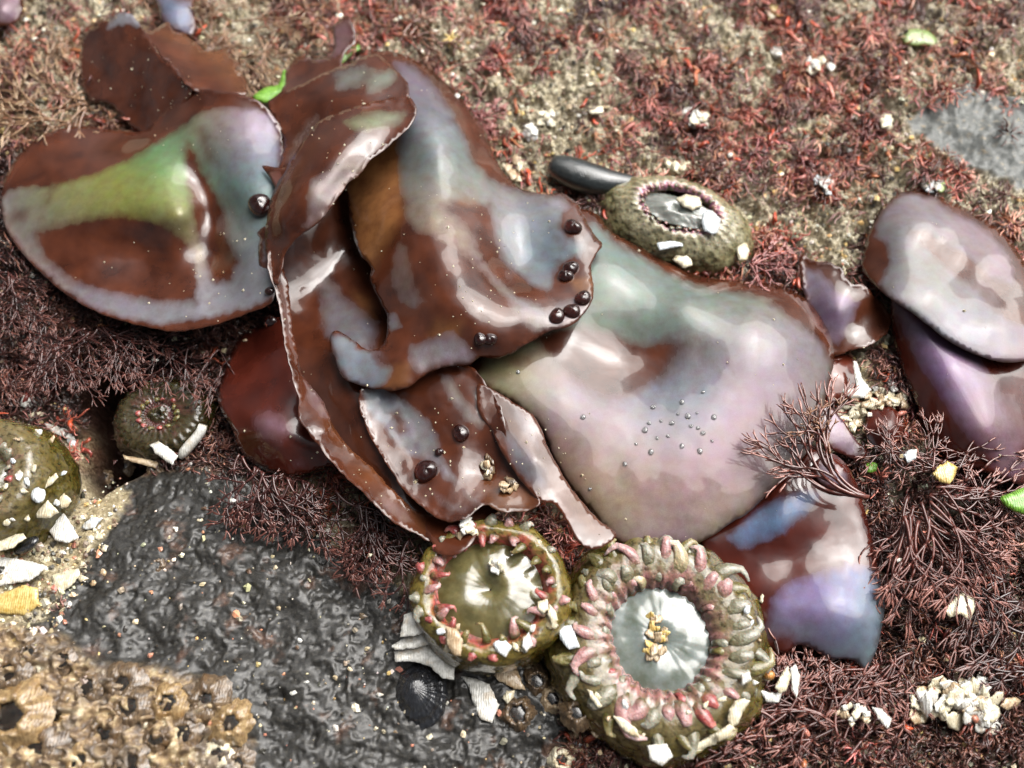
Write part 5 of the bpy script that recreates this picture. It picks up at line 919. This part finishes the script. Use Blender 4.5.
mper = rng.integers(7, 20, nc); idx = np.repeat(np.arange(nc), mper); n = len(idx); an = rng.uniform(0, 6.28, n); q = rng.uniform(.5, 9, n)
big_ = rng.uniform(.6, 1.7, nc)[idx]
strands('algal_turf', cx_[idx]+q*np.cos(an), cy_[idx]-q*np.sin(an), rng.uniform(5, 12, n)*big_, an+rng.uniform(-.6, .6, n), rng.uniform(.4, .95, n)*big_**.6, np.clip(cc0[idx]*rng.uniform(.8, 1.7, (n, 1)), 0, 1), rng.uniform(1, 6, n)*big_, 'tufts of short curly red algal turf growing over the rock', 'algae', curl=1.5)
m_ = 2600; lx_ = rng.uniform(-20, 1044, m_); ly_ = rng.uniform(-20, 788, m_); zr_, zc_, zs_, zg_, zd_, zb_ = region(lx_, ly_)
k = rng.random(m_) < ss(.35+1.3*fbm(lx_/75, ly_/60, 301, 3)+.3*np.exp(-((lx_-720)/130.)**2))*(1-zr_)*(1-zc_)*(1-zs_)*(1-zg_)*(zr_ < .4)*(1-.7*zd_)*(1-.6*zb_); lx_, ly_ = lx_[k], ly_[k]; m_ = len(lx_)
strands('leafy_turf', lx_, ly_, rng.uniform(8, 20, m_), rng.uniform(0, 6.28, m_), rng.uniform(1.6, 3.4, m_), pal([(.42, .07, .03), (.30, .06, .03), (.45, .16, .12), (.16, .03, .02), (.36, .12, .05)], m_), rng.uniform(4, 11, m_), 'broader red and rust coloured algae shreds in the turf', 'algae', curl=1.6)
def grains(name, n, dfun, palf, rmin, rmax, label, seed):
    x = rng.uniform(-40, 1064, n); y = rng.uniform(-30, 798, n); k = rng.random(n) < dfun(x, y); x, y = x[k], y[k]; n = len(x)
    r = rmin+(rmax-rmin)*rng.random(n)**3; base = at(x, y, ground_at(x, y)+r*.35)
    O6 = np.array([(1, 0, 0), (0, 1, 0), (-1, 0, 0), (0, -1, 0), (0, 0, 1), (0, 0, -1), (.6, .6, .55), (-.6, .6, .5), (-.6, -.6, .55), (.6, -.6, .5)], float)
    Fo = np.array([(0, 6, 4), (6, 1, 4), (1, 7, 4), (7, 2, 4), (2, 8, 4), (8, 3, 4), (3, 9, 4), (9, 0, 4), (0, 5, 1), (1, 5, 2), (2, 5, 3), (3, 5, 0), (0, 1, 6), (1, 2, 7), (2, 3, 8), (3, 0, 9)])
    J = O6[None]*rng.uniform(.65, 1.25, (n, 10, 1))*rng.uniform(.6, 1.25, (n, 1, 3)); a = rng.uniform(0, 6.28, n); ca, sa = np.cos(a)[:, None], np.sin(a)[:, None]
    J = np.stack([J[..., 0]*ca-J[..., 1]*sa, J[..., 0]*sa+J[..., 1]*ca, J[..., 2]*.8], -1)
    V = base[:, None]+J*r[:, None, None]*U; Fq = (Fo[None]+10*np.arange(n)[:, None, None]).reshape(-1, 3)
    s = N(name+'_surface'); s.set(Base_Color=s.attr('tint', 'Color'), Roughness=.4, Coat_Weight=.35, Coat_Roughness=.12)
    return tag(make_mesh(name, V.reshape(-1, 3), Fq, s.m, None, None, {'tint': np.repeat(palf(x, y, n), 10, 0)}, smooth=False), label, 'sand', kind='stuff')
def d1f(x, y):
    zr_, zc_, zs_, zg_, zd_, zb_ = region(x, y); q = ss(.55-1.1*fbm(x/75, y/60, 301, 3)+.5*fbm(x/20, y/20, 401, 3)); d = (.36+.64*q)*(1-.93*zr_)*(1-zc_*.8)*(1-.985*zg_)*(1-.75*zd_)*(1-.6*zb_); return np.maximum(d, zs_*.9)*(1-ss((sdf(HOLE, x, y)+12)/12))
def c1f(x, y, n):
    a = pal([(.70, .64, .48), (.58, .50, .32), (.78, .75, .66), (.44, .36, .22), (.30, .27, .19), (.60, .42, .18), (.5, .22, .14), (.12, .11, .08)], n, .3); b = pal([(.05, .045, .035), (.12, .08, .05), (.3, .25, .18)], n, .4)
    g = fbm(x/26, y/26, 411, 2); return np.where((g < -.25)[:, None], b, a)
grains('shell_sand', 62000, d1f, c1f, .7, 3.9, 'coarse shell sand and grit caught in the turf', 1)
